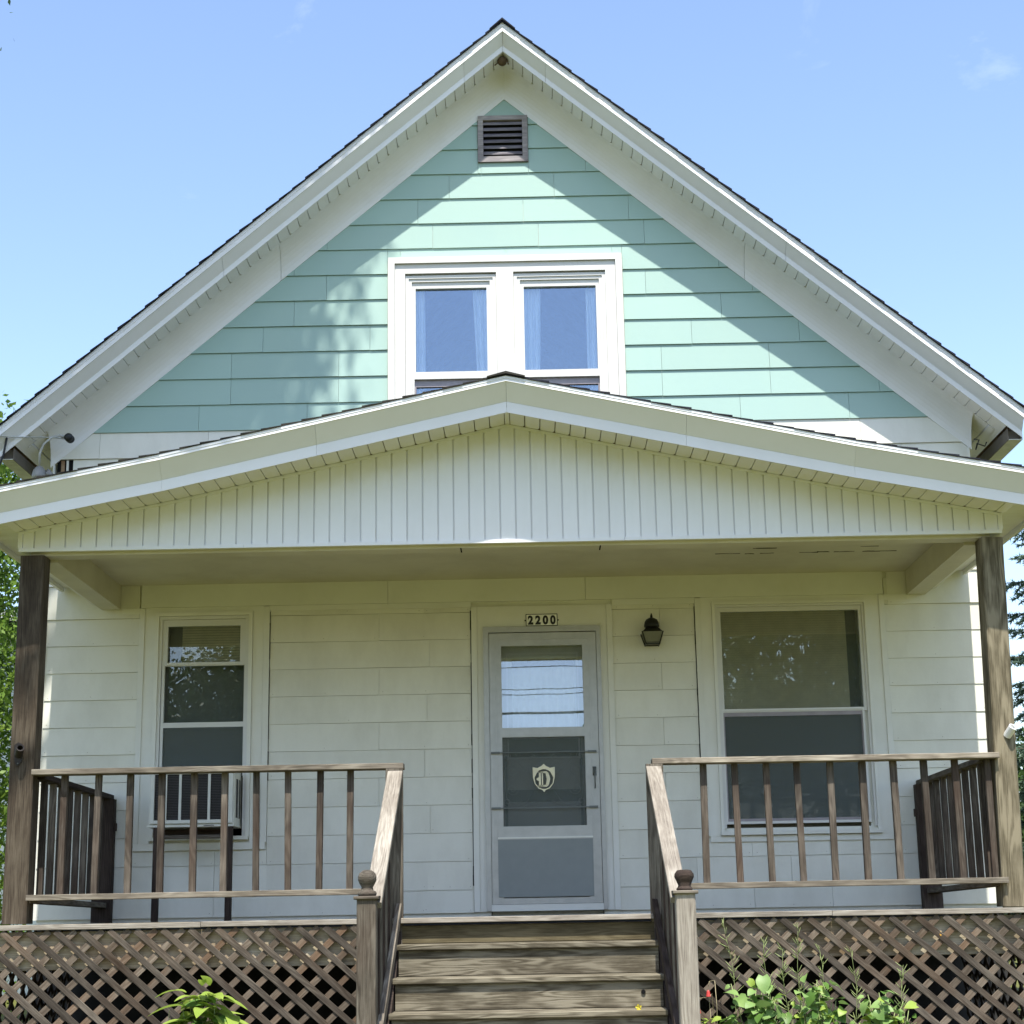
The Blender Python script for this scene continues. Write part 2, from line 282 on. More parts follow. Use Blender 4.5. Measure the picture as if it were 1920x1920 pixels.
# ------------------------------------------------------------------ object helpers
WM = {}
def reg(o, parent):
    C.objects.link(o)
    if parent is not None:
        o.parent = parent; o.matrix_parent_inverse = WM[parent.name].inverted()
    WM[o.name] = o.matrix_basis.copy()      # every part is modelled in world coordinates
    return o
def thing(name, label, cat, loc=(0, 0, 0), group=None):
    o = bpy.data.objects.new(name, None); o.empty_display_size = 0.2; o.location = loc
    C.objects.link(o); WM[o.name] = Matrix.Translation(loc)
    tag(o, label, cat, group); return o
def tag(o, label, cat, group=None):
    o['label'] = label; o['category'] = cat
    if group: o['group'] = group
    return o
class MB:
    def __init__(s): s.v = []; s.f = []; s.smooth = False
    def add(s, vs, fs):
        k = len(s.v); s.v += [tuple(p) for p in vs]; s.f += [tuple(i+k for i in f) for f in fs]; return s
    def box(s, x0, x1, y0, y1, z0, z1):
        if x0 > x1: x0, x1 = x1, x0
        if y0 > y1: y0, y1 = y1, y0
        if z0 > z1: z0, z1 = z1, z0
        return s.add([(x0, y0, z0), (x1, y0, z0), (x1, y1, z0), (x0, y1, z0), (x0, y0, z1), (x1, y0, z1), (x1, y1, z1), (x0, y1, z1)],
              [(0, 3, 2, 1), (4, 5, 6, 7), (0, 1, 5, 4), (1, 2, 6, 5), (2, 3, 7, 6), (3, 0, 4, 7)])
    def loops(s, rings, closed=True, cap=True):
        n = len(rings[0]); k = len(s.v)
        for r in rings: s.v += [tuple(p) for p in r]
        for i in range(len(rings)-1):
            for j in range(n if closed else n-1):
                a, b2 = k+i*n+j, k+i*n+(j+1) % n
                s.f.append((a, b2, b2+n, a+n))
        if cap:
            s.f.append(tuple(k+j for j in range(n))[::-1]); s.f.append(tuple(k+(len(rings)-1)*n+j for j in range(n)))
        return s
    def prism(s, poly, d0, d1):            # poly of (x, z); d0, d1 = front and back Y (numbers or functions of z)
        f0 = d0 if callable(d0) else (lambda z: d0); f1 = d1 if callable(d1) else (lambda z: d1)
        n = len(poly)
        vs = [(x, f0(z), z) for x, z in poly] + [(x, f1(z), z) for x, z in poly]
        ar = sum(poly[i][0]*poly[(i+1) % n][1]-poly[(i+1) % n][0]*poly[i][1] for i in range(n))
        fs = [tuple(range(n)), tuple(range(n, 2*n))[::-1]] + [(i, i+n, (i+1) % n+n, (i+1) % n) for i in range(n)]
        if ar < 0: fs = [f[::-1] for f in fs]
        return s.add(vs, fs)
    def tube(s, pts, r, n=6, cap=True):
        pts = [Vector(p) for p in pts]; rings = []
        for i, p in enumerate(pts):
            d = (pts[min(i+1, len(pts)-1)]-pts[max(i-1, 0)]).normalized()
            a = d.orthogonal().normalized() if i == 0 else (a - d*a.dot(d)).normalized()
            b2 = d.cross(a); rr = r[i] if isinstance(r, (list, tuple)) else r
            rings.append([p + (a*math.cos(t)+b2*math.sin(t))*rr for t in [2*math.pi*j/n for j in range(n)]])
        s.smooth = True
        return s.loops(rings, True, cap)
    def lathe(s, c, prof, n=16, axis='z', ph=0.0):   # prof: (r, h)
        rings = []
        for r, h in prof:
            ring = []
            for j in range(n):
                t = 2*math.pi*j/n+ph; p = (r*math.cos(t), r*math.sin(t), h)
                if axis == 'y': p = (r*math.cos(t), h, r*math.sin(t))
                if axis == 'x': p = (h, r*math.cos(t), r*math.sin(t))
                ring.append((c[0]+p[0], c[1]+p[1], c[2]+p[2]))
            rings.append(ring)
        return s.loops(rings)
    def build(s, name, mat, parent=None, smooth=None, mats=None):
        me = bpy.data.meshes.new(name); me.from_pydata(s.v, [], s.f); me.validate(); me.update()
        if smooth if smooth is not None else s.smooth:
            me.polygons.foreach_set('use_smooth', [True]*len(me.polygons))
        me.materials.append(mat)
        return reg(bpy.data.objects.new(name, me), parent)
def Box(name, mat, parent, *b): return MB().box(*b).build(name, mat, parent)
_bc = {}
def board_mesh(L, w, h, mat, ch):
    key = (round(L, 3), round(w, 4), round(h, 4), mat.name)
    if key in _bc: return _bc[key]
    a, b2 = w/2, h/2
    sec = [(-a+ch, -b2), (a-ch, -b2), (a, -b2+ch), (a, b2-ch), (a-ch, b2), (-a+ch, b2), (-a, b2-ch), (-a, -b2+ch)]
    mb = MB(); mb.loops([[(-L/2, y, z) for y, z in sec], [(L/2, y, z) for y, z in sec]])
    mb.f = [f[::-1] for f in mb.f]
    me = bpy.data.meshes.new('board'); me.from_pydata(mb.v, [], mb.f); me.update(); me.materials.append(mat)
    _bc[key] = me; return me
def board(name, mat, parent, p0, p1, w, h, upv=(0, 0, 1), ch=0.003, roll=0.0):
    """a timber from p0 to p1; w across, h along upv"""
    p0, p1 = Vector(p0), Vector(p1); x = (p1-p0); L = x.length; x.normalize()
    z = Vector(upv); z = (z - x*z.dot(x)).normalized(); y = z.cross(x)
    if roll:
        q = Matrix.Rotation(roll, 3, x); y, z = q @ y, q @ z
    o = bpy.data.objects.new(name, board_mesh(L, w, h, mat, ch)); c = (p0+p1)/2
    o.matrix_basis = Matrix(((x.x, y.x, z.x, c.x), (x.y, y.y, z.y, c.y), (x.z, y.z, z.z, c.z), (0, 0, 0, 1)))
    C.objects.link(o)
    if parent is not None:
        o.parent = parent; o.matrix_parent_inverse = WM[parent.name].inverted()
    WM[o.name] = o.matrix_basis.copy(); return o
def clip(poly, a, b2, c):                  # keep a*x + b*z <= c
    out = []
    for i in range(len(poly)):
        p, q = poly[i], poly[(i+1) % len(poly)]
        dp, dq = a*p[0]+b2*p[1]-c, a*q[0]+b2*q[1]-c
        if dp <= 0: out.append(p)
        if dp*dq < 0:
            t = dp/(dp-dq); out.append((p[0]+(q[0]-p[0])*t, p[1]+(q[1]-p[1])*t))
    return out
def sweep_x(prof, xs, zf, sign):           # closed profile (y, dz) carried along X, z = zf(x) + dz
    mb = MB(); rings = [[(sign*x, y, zf(x)+dz) for y, dz in prof] for x in xs]
    mb.loops(rings); 
    if sign < 0: mb.f = [f[::-1] for f in mb.f]
    return mb
def fixn(o):                               # make normals point outward
    import bmesh
    bm = bmesh.new(); bm.from_mesh(o.data); bmesh.ops.recalc_face_normals(bm, faces=bm.faces); bm.to_mesh(o.data); bm.free(); return o

# ------------------------------------------------------------------ ground
gx = np.concatenate([-np.geomspace(400, 6, 14), np.linspace(-5, 5, 11), np.geomspace(6, 400, 14)])
gy = np.concatenate([-np.geomspace(400, 16, 12), np.linspace(-15, 12, 28), np.geomspace(13, 600, 14)])
def gz(x, y):
    t = min(1, max(0, (-y-3)/9)); return -1.12 - 0.48*t*t*(3-2*t) + 0.02*math.sin(x*0.9+y*0.6)
mb = MB()
mb.v = [(x, y, gz(x, y)) for y in gy for x in gx]; nx = len(gx)
mb.f = [(j*nx+i, j*nx+i+1, (j+1)*nx+i+1, (j+1)*nx+i) for j in range(len(gy)-1) for i in range(nx-1)]
o = mb.build('lawn', M['lawn']); o['kind'] = 'structure'
mb = MB()
bx = [-4.2+0.35*i for i in range(25)]
mb.v = [(x, y, gz(x, y)+0.03+0.02*math.sin(5*x+3*y)) for y in (-3.35, -3.0, -2.6, -2.0, -1.0, -0.02) for x in bx]; nx = len(bx)
mb.f = [(j*nx+i, j*nx+i+1, (j+1)*nx+i+1, (j+1)*nx+i) for j in range(5) for i in range(nx-1)]
o = mb.build('soil_bed', M['soil']); o['kind'] = 'structure'

# ------------------------------------------------------------------ HOUSE
HB = 9.5                                        # depth of the house
SL = 0.8516
L = lambda x: 7.243 - SL*abs(x)                 # soffit line of the main rake
house = thing('house', 'two storey gabled house, pale green siding above and white siding below', 'house', (0, 4.5, -1.1))
# body: closed shell behind the cladding, with real openings for the windows and the door
OPEN = {'left': (-2.86, -2.15, 0.66, 2.42), 'pic': (1.655, 2.80, 0.66, 2.42), 'door': (-0.21, 0.675, 0.02, 2.27),
        'atl': (-0.82, -0.13, 3.55, 5.29), 'atr': (0.09, 0.80, 3.55, 5.29)}
mb = MB()
def wall_grid(mb, y0, y1):
    xs = sorted({-3.78, 3.78} | {v for o4 in OPEN.values() for v in o4[:2]})
    zs = sorted({0.0, 2.6, 3.72} | {v for o4 in OPEN.values() for v in o4[2:]})
    for i in range(len(xs)-1):
        for j in range(len(zs)-1):
            cx, cz = (xs[i]+xs[i+1])/2, (zs[j]+zs[j+1])/2
            if any(a < cx < b2 and c < cz < d for a, b2, c, d in OPEN.values()): continue
            top = 6.98-SL*max(abs(xs[i]), abs(xs[i+1]))
            poly = [(xs[i], zs[j]), (xs[i+1], zs[j]), (xs[i+1], zs[j+1]), (xs[i], zs[j+1])]
            poly = clip(clip(poly, SL, 1, 6.975), -SL, 1, 6.975)
            if len(poly) > 2: mb.prism(poly, y0, y1)
    poly = clip(clip([(-3.78, 5.29), (3.78, 5.29), (3.78, 7), (-3.78, 7)], SL, 1, 6.975), -SL, 1, 6.975)
    mb.prism(poly, y0, y1)
wall_grid(mb, 0.012, 0.12)
wall = mb.build('front_wall', M['white'], house)
mb = MB(); mb.box(-3.78, -3.7, 0.12, HB, -1.0, 3.8); mb.box(3.7, 3.78, 0.12, HB, -1.0, 3.8)
mb.prism([(-3.78, -1.0), (3.78, -1.0), (3.78, 3.75), (0, 6.975), (-3.78, 3.75)], HB, HB+0.1)
mb.build('side_wall', M['white'], house)
mb = MB(); mb.box(-3.7, 3.7, 0.13, HB, 2.72, 2.80); mb.box(-3.7, 3.7, 0.13, HB, -0.1, 0.0)
mb.build('floor_slab', M['room'], house)
mb = MB(); mb.box(-3.7, 3.7, 2.2, 2.25, 0.0, 2.72); mb.box(-3.0, 3.0, 2.6, 2.65, 2.8, 5.0)
mb.box(-1.15, -1.1, 0.13, 2.2, 0, 2.72); mb.box(0.95, 1.0, 0.13, 2.2, 0, 2.72)
mb.build('partition', M['room'], house)
Box('foundation', M['stone'], house, -3.79, 3.79, 0.012, 0.12, -1.3, -0.002)

# siding panels: every course and joint as in the photograph, each panel lapped over the one below
holes = [(-3.045, -1.978, 0.553, 2.70), (-0.345, 0.803, -0.1, 2.70), (1.47, 3.018, 0.553, 2.70)]
sid_n = 0
def siding(z0, z1, joints, x0, x1, mat, holes, tri=None, lip=None):
    if lip is None: lip = 0.0125 if z0 > 2.8 else (0.0115 if min(abs(x0), abs(x1)) > 3 else 0.0055)
    global sid_n
    xs = [x0] + [j for j in joints if x0+0.03 < j < x1-0.03] + [x1]
    for a, b2 in zip(xs[:-1], xs[1:]):
        rects = [(a, b2, z0, z1)]
        for h in holes:
            nr = []
            for (p, q, r, s2) in rects:
                if h[1] <= p or h[0] >= q or h[3] <= r or h[2] >= s2: nr.append((p, q, r, s2)); continue
                if h[0] > p: nr.append((p, h[0], r, s2))
                if h[1] < q: nr.append((h[1], q, r, s2))
                xl, xr = max(p, h[0]), min(q, h[1])
                if h[2] > r: nr.append((xl, xr, r, h[2]))
                if h[3] < s2: nr.append((xl, xr, h[3], s2))
            rects = nr
        for (p, q, r, s2) in rects:
            if q-p < 0.02 or s2-r < 0.015: continue
            j1, j2 = random.uniform(-.0015, .0015), random.uniform(0, 0.0025)
            poly = [(p+0.0012, r+0.001+j1), (q-0.0012, r+0.001-j1), (q-0.0012, s2-0.001), (p+0.0012, s2-0.001)]
            if tri: poly = clip(clip(poly, SL, 1, tri), -SL, 1, tri)
            if len(poly) < 3: continue
            zt, hh = z1, z1-z0
            MB().prism(poly, lambda z: -0.003-(lip+j2)*(zt-z)/hh, 0.011).build('siding_panel', mat, wall); sid_n += 1
TW = 0.907
# green gable
gz_ = [4.006+0.2272*i for i in range(13)] + [6.98]
offs = [0.26, 0.113, 0.75, -0.10, 0.61, 0.305, -0.03, 0.60, 0.156, 0.423, 0.699, 0.062, 0.0]
offs = [-1.697, -1.434, -2.34, -2.077, -1.816, -1.543, -1.82, -1.539, -0.759, -0.488, -0.21, 0.062, 0.4]
att_hole = [(-1.02, 0.985, 3.0, 5.52), (-0.236, 0.202, 6.376, 6.814)]
for i in range(13):
    js = [offs[i]+TW*k for k in range(-6, 7)]
    siding(gz_[i], gz_[i+1], js, -3.85, 3.85, M['teal'], att_hole, tri=6.975)
# white courses under it, a broken piece missing at the left corner
siding(3.782, 4.006, [-3.428+TW*k for k in range(0, 9)], -3.80, 3.80, M['white'], att_hole, tri=6.975)
siding(3.56, 3.782, [-3.1+TW*k for k in range(0, 9)], -3.80, 3.80, M['white'], att_hole + [(-3.80, -3.645, 3.5, 3.782)])
for i in range(5):
    siding(2.70+0.172*i, 2.70+0.172*(i+1), [-3.3+0.45*(i % 2)+TW*k for k in range(0, 9)], -3.80, 3.80, M['white'], att_hole + [(-3.80, -3.645, 3.45, 3.6)])
mb = MB(); mb.box(-3.745, -3.715, -0.004, 0.012, 3.47, 3.775); mb.build('lath_strip', M['lath'], wall)
mb = MB(); mb.box(-3.70, -3.682, -0.006, 0.012, 3.47, 3.775); mb.build('lath_strip', M['white'], wall)
mb = MB(); mb.box(-3.78, -3.645, 0.004, 0.0118, 3.45, 3.78); mb.build('recess_shade', M['dark'], wall)  # near-black sheet paints the darkness inside the hole in the siding
# lower walls
lz = [0.045, 0.221] + [0.221+0.2206*i for i in range(1, 12)]
for i in range(12):
    z0, z1 = lz[i], lz[i+1]
    side_h = holes + [(-5, -3.345, 2.50, 2.7)]*0
    if i < 11:
        siding(z0, z1, [-3.3+0.45*(i % 2), -2.39, -0.70-0.0+(0.21 if i % 2 else 0)] if i < 3 else [], -3.80, -0.345, M['white'], [holes[0]])
    mj = [-1.091] if i % 2 else [-0.69]
    if i >= 3: pass
    siding(z0, z1, [1.19, 1.85, 2.46] if i % 2 == 0 else [1.41, 2.15] if i < 3 else [], 0.803, 3.80, M['white'], [holes[2]])
# re-cut the middle field with its own joints (above the window sill line)
for o in [c for c in list(wall.children) if c.name.startswith('siding_panel')]:
    xs = [v.co.x for v in o.data.vertices]; zs = [v.co.z for v in o.data.vertices]
    if min(xs) > -2.0 and max(xs) < -0.3 and max(zs) < 2.75:
        bpy.data.objects.remove(o)
for i in range(12):
    z0, z1 = lz[i], min(lz[i+1], 2.50)
    if z1-z0 < 0.02: continue
    siding(z0, z1, [-1.091] if i % 2 == 0 else [-0.685-0.02*(i % 3)], -1.978, -0.345, M['white'], [])
for s in (-1, 1):                               # the two outer fields reach up beside the porch beam
    siding(lz[11], 2.70, [], min(s*3.045, s*3.80), max(s*3.045, s*3.80), M['white'], [])
nails = MB(); rn = random.Random(5)
for o in list(wall.children):
    if not o.name.startswith('siding_panel'): continue
    xs = [v.co.x for v in o.data.vertices]; zs = [v.co.z for v in o.data.vertices]; ys = min(v.co.y for v in o.data.vertices)
    a, b2, z0 = min(xs), max(xs), min(zs)
    if max(zs) > 2.75 or b2-a < 0.2: continue
    for x in [a+0.03, b2-0.03]+([(a+b2)/2] if b2-a > 0.6 else []):
        if rn.random() < 0.25: continue
        z = z0+rn.uniform(0.018, 0.030); x += rn.uniform(-.01, .01)
        nails.lathe((x, ys+0.0010, z), [(0.0034, 0.0), (0.0030, -0.0016)], 6, 'y')
nails = nails.build('nail_head', M['nail'], wall); nails['kind'] = 'stuff'
for s in (-1, 1):
    Box('corner_board', M['trim'], wall, s*3.795, s*3.812, -0.012, 0.10, 0.045, 3.755)
# frieze boards under the porch ceiling, in three lengths
for a, b2 in ((-3.03, -1.02), (-1.017, 0.59), (0.593, 3.01)):
    Box('frieze_board', M['trim'], wall, a, b2, -0.022, 0.011, 2.512, 2.705)
def strips(parent, mat, *boxes):
    for bxs in boxes: Box('trim_strip', mat, parent, *bxs)
# narrow battens that edge the siding fields
strips(wall, M['trim'],
    (-3.19, -3.043, -0.020, 0.011, 2.463, 2.508), (-3.043, -2.999, -0.020, 0.011, 0.6185, 2.508), (-3.040, -1.992, -0.022, 0.011, 0.563, 0.618),
    (-2.029, -1.981, -0.020, 0.011, 0.6185, 2.505), (-1.980, -1.018, -0.017, 0.011, 2.470, 2.5105), (-1.016, -0.343, -0.019, 0.011, 2.466, 2.5105),
    (-0.342, -0.296, -0.024, 0.011, 0.05, 2.470), (0.757, 0.803, -0.024, 0.011, 0.05, 2.470), (0.804, 1.475, -0.019, 0.011, 2.462, 2.5105),
    (1.476, 1.522, -0.020, 0.011, 0.60, 2.505), (2.970, 3.016, -0.020, 0.011, 0.60, 2.508), (3.017, 3.20, -0.020, 0.011, 2.460, 2.508),
    (1.525, 2.969, -0.022, 0.011, 0.553, 0.599))
rj = random.Random(8)
for xj, za, zb2 in ((-0.346, 0.25, 2.44), (1.473, 0.75, 2.44), (-1.977, 1.10, 2.46)):   # opened-up joints, ragged width
    z = za
    while z < zb2:
        z2 = min(zb2, z+rj.uniform(0.05, 0.2)); w = rj.uniform(0.0015, 0.0055)
        Box('open_joint', M['dark'], wall, xj-w, xj+w*0.6, -0.0128, 0.011, z, z2); z = z2+0.0005

# ---- windows
def frame_rect(mb, x0, x1, z0, z1, w, y0, y1, wb=None, wt=None):
    wb = w if wb is None else wb; wt = w if wt is None else wt
    mb.box(x0, x0+w, y0, y1, z0, z1); mb.box(x1-w, x1, y0, y1, z0, z1)
    if wt: mb.box(x0+w, x1-w, y0, y1, z1-wt, z1)
    if wb: mb.box(x0+w, x1-w, y0, y1, z0, z0+wb)
    return mb
def curtain(name, mat, parent, x0t, x1t, x0b, x1b, z0, z1, y, folds=5, amp=0.02):
    mb = MB(); n = folds*8; rows = 6
    for r in range(rows+1):
        t = r/rows
        for i in range(n+1):
            u = i/n; xa = x0t+(x0b-x0t)*t; xb = x1t+(x1b-x1t)*t
            mb.v.append((xa+(xb-xa)*u, y+amp*math.sin(u*folds*2*math.pi+0.6*t), z1+(z0-z1)*t))
    mb.f = [(r*(n+1)+i, r*(n+1)+i+1, (r+1)*(n+1)+i+1, (r+1)*(n+1)+i) for r in range(rows) for i in range(n)]
    return mb.build(name, mat, parent, smooth=True)
def blinds(parent, mat, x0, x1, z0, z1, y, pitch):
    mb = MB(); z = z1
    while z > z0:
        mb.add([(x0, y-0.007, z-0.0105), (x1, y-0.007, z-0.0105), (x1, y+0.007, z+0.0105), (x0, y+0.007, z+0.0105)], [(0, 1, 2, 3)]); z -= pitch
    o = mb.build('blind', mat, parent); o['kind'] = 'stuff'; return o

# attic twin window
aw = MB(); frame_rect(aw, -1.012, 0.978, 3.6, 5.500, 0.055, -0.062, 0.02, wb=0)
frame_rect(aw, -0.955, 0.921, 3.6, 5.443, 0.085, -0.040, 0.02, wb=0)
aw.box(-0.094, 0.052, -0.050, 0.02, 3.6, 5.357)
att = aw.build('window', M['sash'], house); att['label'] = 'twin attic window with white casing'
for s, (x0, x1) in enumerate(((-0.868, -0.096), (0.054, 0.835))):
    mb = MB(); frame_rect(mb, x0, x1, 3.6, 5.345, 0.028, -0.022, 0.03, wb=0); frame_rect(mb, x0+0.028, x1-0.028, 3.6, 5.3165, 0.026, -0.012, 0.05, wb=0)
    mb.build('jamb', M['sash'], att)
    g0, g1 = x0+0.085, x1-0.082
    mb = MB(); frame_rect(mb, g0-0.033, g1+0.033, 4.44, 5.290, 0.033, 0.004, 0.055, wb=0.05, wt=0.054)
    mb.build('sash', M['sash'], att)
    MB().prism([(g0, 4.49), (g1, 4.49), (g1, 5.236), (g0, 5.236)], 0.034, 0.038).build('pane', M['glass_up'], att)
    mb = MB(); frame_rect(mb, g0-0.030, g1+0.030, 3.62, 4.438, 0.018, 0.0, 0.045, wb=0.04, wt=0.012); mb.build('screen_frame', M['sash'], att)
    mb = MB(); frame_rect(mb, g0-0.011, g1+0.011, 3.64, 4.425, 0.012, 0.028, 0.060, wb=0.04, wt=0.060); mb.build('sash', M['screenmetal'], att)
    MB().prism([(g0+0.002, 3.68), (g1-0.002, 3.68), (g1-0.002, 4.365), (g0+0.002, 4.365)], 0.048, 0.052).build('pane', M['glass_up'], att)
    if s == 0:
        curtain('curtain', M['curtain'], att, g0-0.04, g0+0.075, g0-0.04, g0+0.085, 3.6, 5.30, 0.095, 3)
        curtain('curtain', M['curtain'], att, g1-0.125, g1+0.05, g1-0.055, g1+0.06, 3.6, 5.30, 0.095, 4)
    else:
        curtain('curtain', M['curtain'], att, g0-0.04, g0+0.145, g0-0.04, g0+0.115, 3.6, 5.30, 0.095, 4)
        curtain('curtain', M['curtain'], att, g1-0.085, g1+0.05, g1-0.085, g1+0.05, 3.6, 5.30, 0.095, 3)

# left porch window
mb = MB(); mb.box(-2.998, -2.912, -0.012, 0.011, 0.62, 2.511); mb.box(-2.116, -2.031, -0.012, 0.011, 0.62, 2.511); mb.box(-2.912, -2.116, -0.012, 0.011, 2.47, 2.511)
lw = mb.build('window', M['trim'], house); lw['label'] = 'narrow porch window above an air conditioner'
mb = MB(); frame_rect(mb, -2.910, -2.118, 0.66, 2.468, 0.030, -0.030, 0.05, wb=0); mb.build('casing', M['trim'], lw)
mb = MB(); frame_rect(mb, -2.879, -2.149, 0.66, 2.436, 0.026, -0.018, 0.06, wb=0); mb.build('jamb', M['sash'], lw)
mb = MB(); frame_rect(mb, -2.852, -2.176, 2.030, 2.408, 0.043, -0.008, 0.03, wb=0.018, wt=0.052); mb.build('sash', M['sash'], lw)
mb = MB(); frame_rect(mb, -2.848, -2.160, 1.14, 2.058, 0.022, -0.014, 0.018, wb=0, wt=0.022); mb.box(-2.826, -2.182, -0.012, 0.016, 1.532, 1.572); mb.build('sash', M['sash'], lw)
MB().prism([(-2.81, 2.045), (-2.218+0.036, 2.045), (-2.182, 2.36), (-2.81, 2.36)], 0.010, 0.014).build('pane', M['glass_dn'], lw)
MB().prism([(-2.828, 1.57), (-2.180, 1.57), (-2.180, 2.04), (-2.828, 2.04)], 0.004, 0.008).build('pane', M['glass_dn'], lw)
MB().prism([(-2.828, 1.13), (-2.180, 1.13), (-2.180, 1.535), (-2.828, 1.535)], 0.003, 0.007).build('pane', M['glass_dn'], lw)
MB().prism([(-2.828, 1.13), (-2.180, 1.13), (-2.180, 1.535), (-2.828, 1.535)], -0.004, -0.0035).build('insect_screen', M['screen'], lw)
blinds(lw, M['blind'], -2.70, -2.18, 2.04, 2.40, 0.045, 0.021)
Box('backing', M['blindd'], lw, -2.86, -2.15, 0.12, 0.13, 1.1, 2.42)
Box('sill', M['trim'], lw, -2.905, -2.122, -0.055, 0.05, 0.640, 0.668)

# picture window
mb = MB(); mb.box(1.523, 1.612, -0.012, 0.011, 0.60, 2.511); mb.box(2.872, 2.969, -0.012, 0.011, 0.60, 2.511); mb.box(1.612, 2.872, -0.012, 0.011, 2.472, 2.511)
pw = mb.build('window', M['trim'], house); pw['label'] = 'wide porch window right of the door'
mb = MB(); frame_rect(mb, 1.613, 2.871, 0.635, 2.471, 0.024, -0.030, 0.05, wb=0); mb.build('casing', M['trim'], pw)
mb = MB(); frame_rect(mb, 1.638, 2.846, 0.66, 2.446, 0.020, -0.018, 0.06, wb=0); mb.build('jamb', M['sash'], pw)
mb = MB(); frame_rect(mb, 1.659, 2.825, 1.57, 2.425, 0.024, -0.008, 0.03, wb=0.028, wt=0.036); mb.build('sash', M['sash'], pw)
mb = MB(); frame_rect(mb, 1.653, 2.800, 0.69, 1.598, 0.017, -0.015, 0.012, wb=0.02, wt=0.018); mb.build('sash', M['sash'], pw)
mb = MB(); frame_rect(mb, 1.6705, 2.7825, 0.711, 1.579, 0.010, -0.004, 0.02, wb=0.02, wt=0.04); mb.build('screen_frame', M['screenmetal'], pw)
MB().prism([(1.683, 1.598), (2.801, 1.598), (2.801, 2.389), (1.683, 2.389)], 0.010, 0.014).build('pane', M['glass_dn'], pw)
MB().prism([(1.680, 0.73), (2.773, 0.73), (2.773, 1.54), (1.680, 1.54)], 0.012, 0.016).build('pane', M['glass_dn'], pw)
MB().prism([(1.6795, 0.7305), (2.7735, 0.7305), (2.7735, 1.5405), (1.6795, 1.5405)], 0.002, 0.0025).build('insect_screen', M['screen'], pw)
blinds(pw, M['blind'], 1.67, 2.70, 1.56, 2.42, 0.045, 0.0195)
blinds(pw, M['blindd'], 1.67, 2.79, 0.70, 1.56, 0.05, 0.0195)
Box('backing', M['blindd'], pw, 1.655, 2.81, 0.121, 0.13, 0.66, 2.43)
Box('sill', M['trim'], pw, 1.608, 2.876, -0.052, 0.05, 0.604, 0.634)

# ---- doors
mb = MB(); mb.box(-0.295, -0.204, -0.010, 0.011, 0.05, 2.47); mb.box(0.668, 0.756, -0.010, 0.011, 0.05, 2.47); mb.box(-0.204, 0.668, -0.010, 0.011, 2.255, 2.47)
dc = mb.build('door_casing', M['trim'], house)
mb = MB(); mb.box(-0.246, -0.2035, -0.034, -0.0105, 0.055, 2.300); mb.box(0.668, 0.702, -0.034, -0.0105, 0.055, 2.296); mb.box(-0.2035, 0.668, -0.034, -0.0105, 2.252, 2.298)
mb.build('door_frame', M['alu'], dc)
sdr = MB()
sdr.box(-0.200, -0.112, -0.030, 0.0, 0.105, 2.245); sdr.box(0.562, 0.664, -0.030, 0.0, 0.105, 2.245); sdr.box(-0.112, 0.562, -0.030, 0.0, 2.150, 2.245)
sdr.box(-0.112, 0.562, -0.030, 0.0, 1.412, 1.470); sdr.box(-0.112, 0.562, -0.030, 0.0, 0.612, 0.695); sdr.box(-0.112, 0.562, -0.030, 0.0, 0.105, 0.150)
sd_o = sdr.build('storm_door', M['alu'], house)
mb = MB(); frame_rect(mb, -0.155, 0.612, 0.60, 2.20, 0.010, -0.036, -0.0305); frame_rect(mb, -0.112, 0.562, 1.47, 2.150, 0.010, -0.026, -0.004); frame_rect(mb, -0.112, 0.562, 0.695, 1.412, 0.008, -0.027, -0.004); mb.build('moulding', M['alu'], sd_o)
Box('kick_panel', M['alu2'], sd_o, -0.150, 0.597, -0.0345, -0.0305, 0.158, 0.606)
Box('kick_strip', M['trim'], sd_o, -0.205, 0.668, -0.040, -0.004, 0.052, 0.102)
Box('rail_lip', M['trim'], sd_o, -0.150, 0.600, -0.040, -0.0305, 0.607, 0.620)
MB().prism([(-0.105, 1.478), (0.555, 1.478), (0.555, 2.142), (-0.105, 2.142)], lambda z: -0.023+(z-1.478)*0.046, lambda z: -0.019+(z-1.478)*0.046).build('pane', M['glass_door'], sd_o)
MB().prism([(-0.105, 0.702), (0.555, 0.702), (0.555, 1.405), (-0.105, 1.405)], -0.015, -0.0145).build('insect_screen', M['screen'], sd_o)
mb = MB(); mb.box(0.610, 0.640, -0.040, -0.030, 1.09, 1.16); mb.tube([(0.625, -0.045, 1.13), (0.627, -0.075, 1.11), (0.627, -0.075, 1.02), (0.626, -0.045, 0.99)], [0.006, 0.007, 0.006, 0.005]); mb.build('handle', M['greyiron'], sd_o)
# inner door seen through the storm door
ind = MB(); ind.box(-0.205, 0.670, 0.090, 0.13, 0.02, 1.30); ind.box(-0.205, -0.02, 0.090, 0.13, 1.30, 2.26); ind.box(0.50, 0.670, 0.090, 0.13, 1.30, 2.26); ind.box(-0.02, 0.50, 0.090, 0.13, 2.045, 2.26)
ind_o = ind.build('inner_door', M['innerdoor'], house)
mb = MB(); frame_rect(mb, -0.066, 0.520, 1.24, 2.098, 0.014, 0.078, 0.0895); mb.build('moulding', M['sash'], ind_o)
mb = MB(); mb.box(-0.07, 0.525, 0.082, 0.0895, 1.262, 1.40); mb.box(-0.07, 0.525, 0.082, 0.0895, 0.90, 0.995); frame_rect(mb, -0.09, 0.535, 0.30, 1.262, 0.022, 0.080, 0.0895); mb.build('panel_groove', M['innerdark'], ind_o)
Box('valance', M['innerdark'], ind_o, -0.02, 0.50, 0.095, 0.105, 1.985, 2.044)
curtain('curtain', M['sheer'], ind_o, -0.03, 0.51, -0.03, 0.51, 1.30, 1.99, 0.112, 6, 0.012)
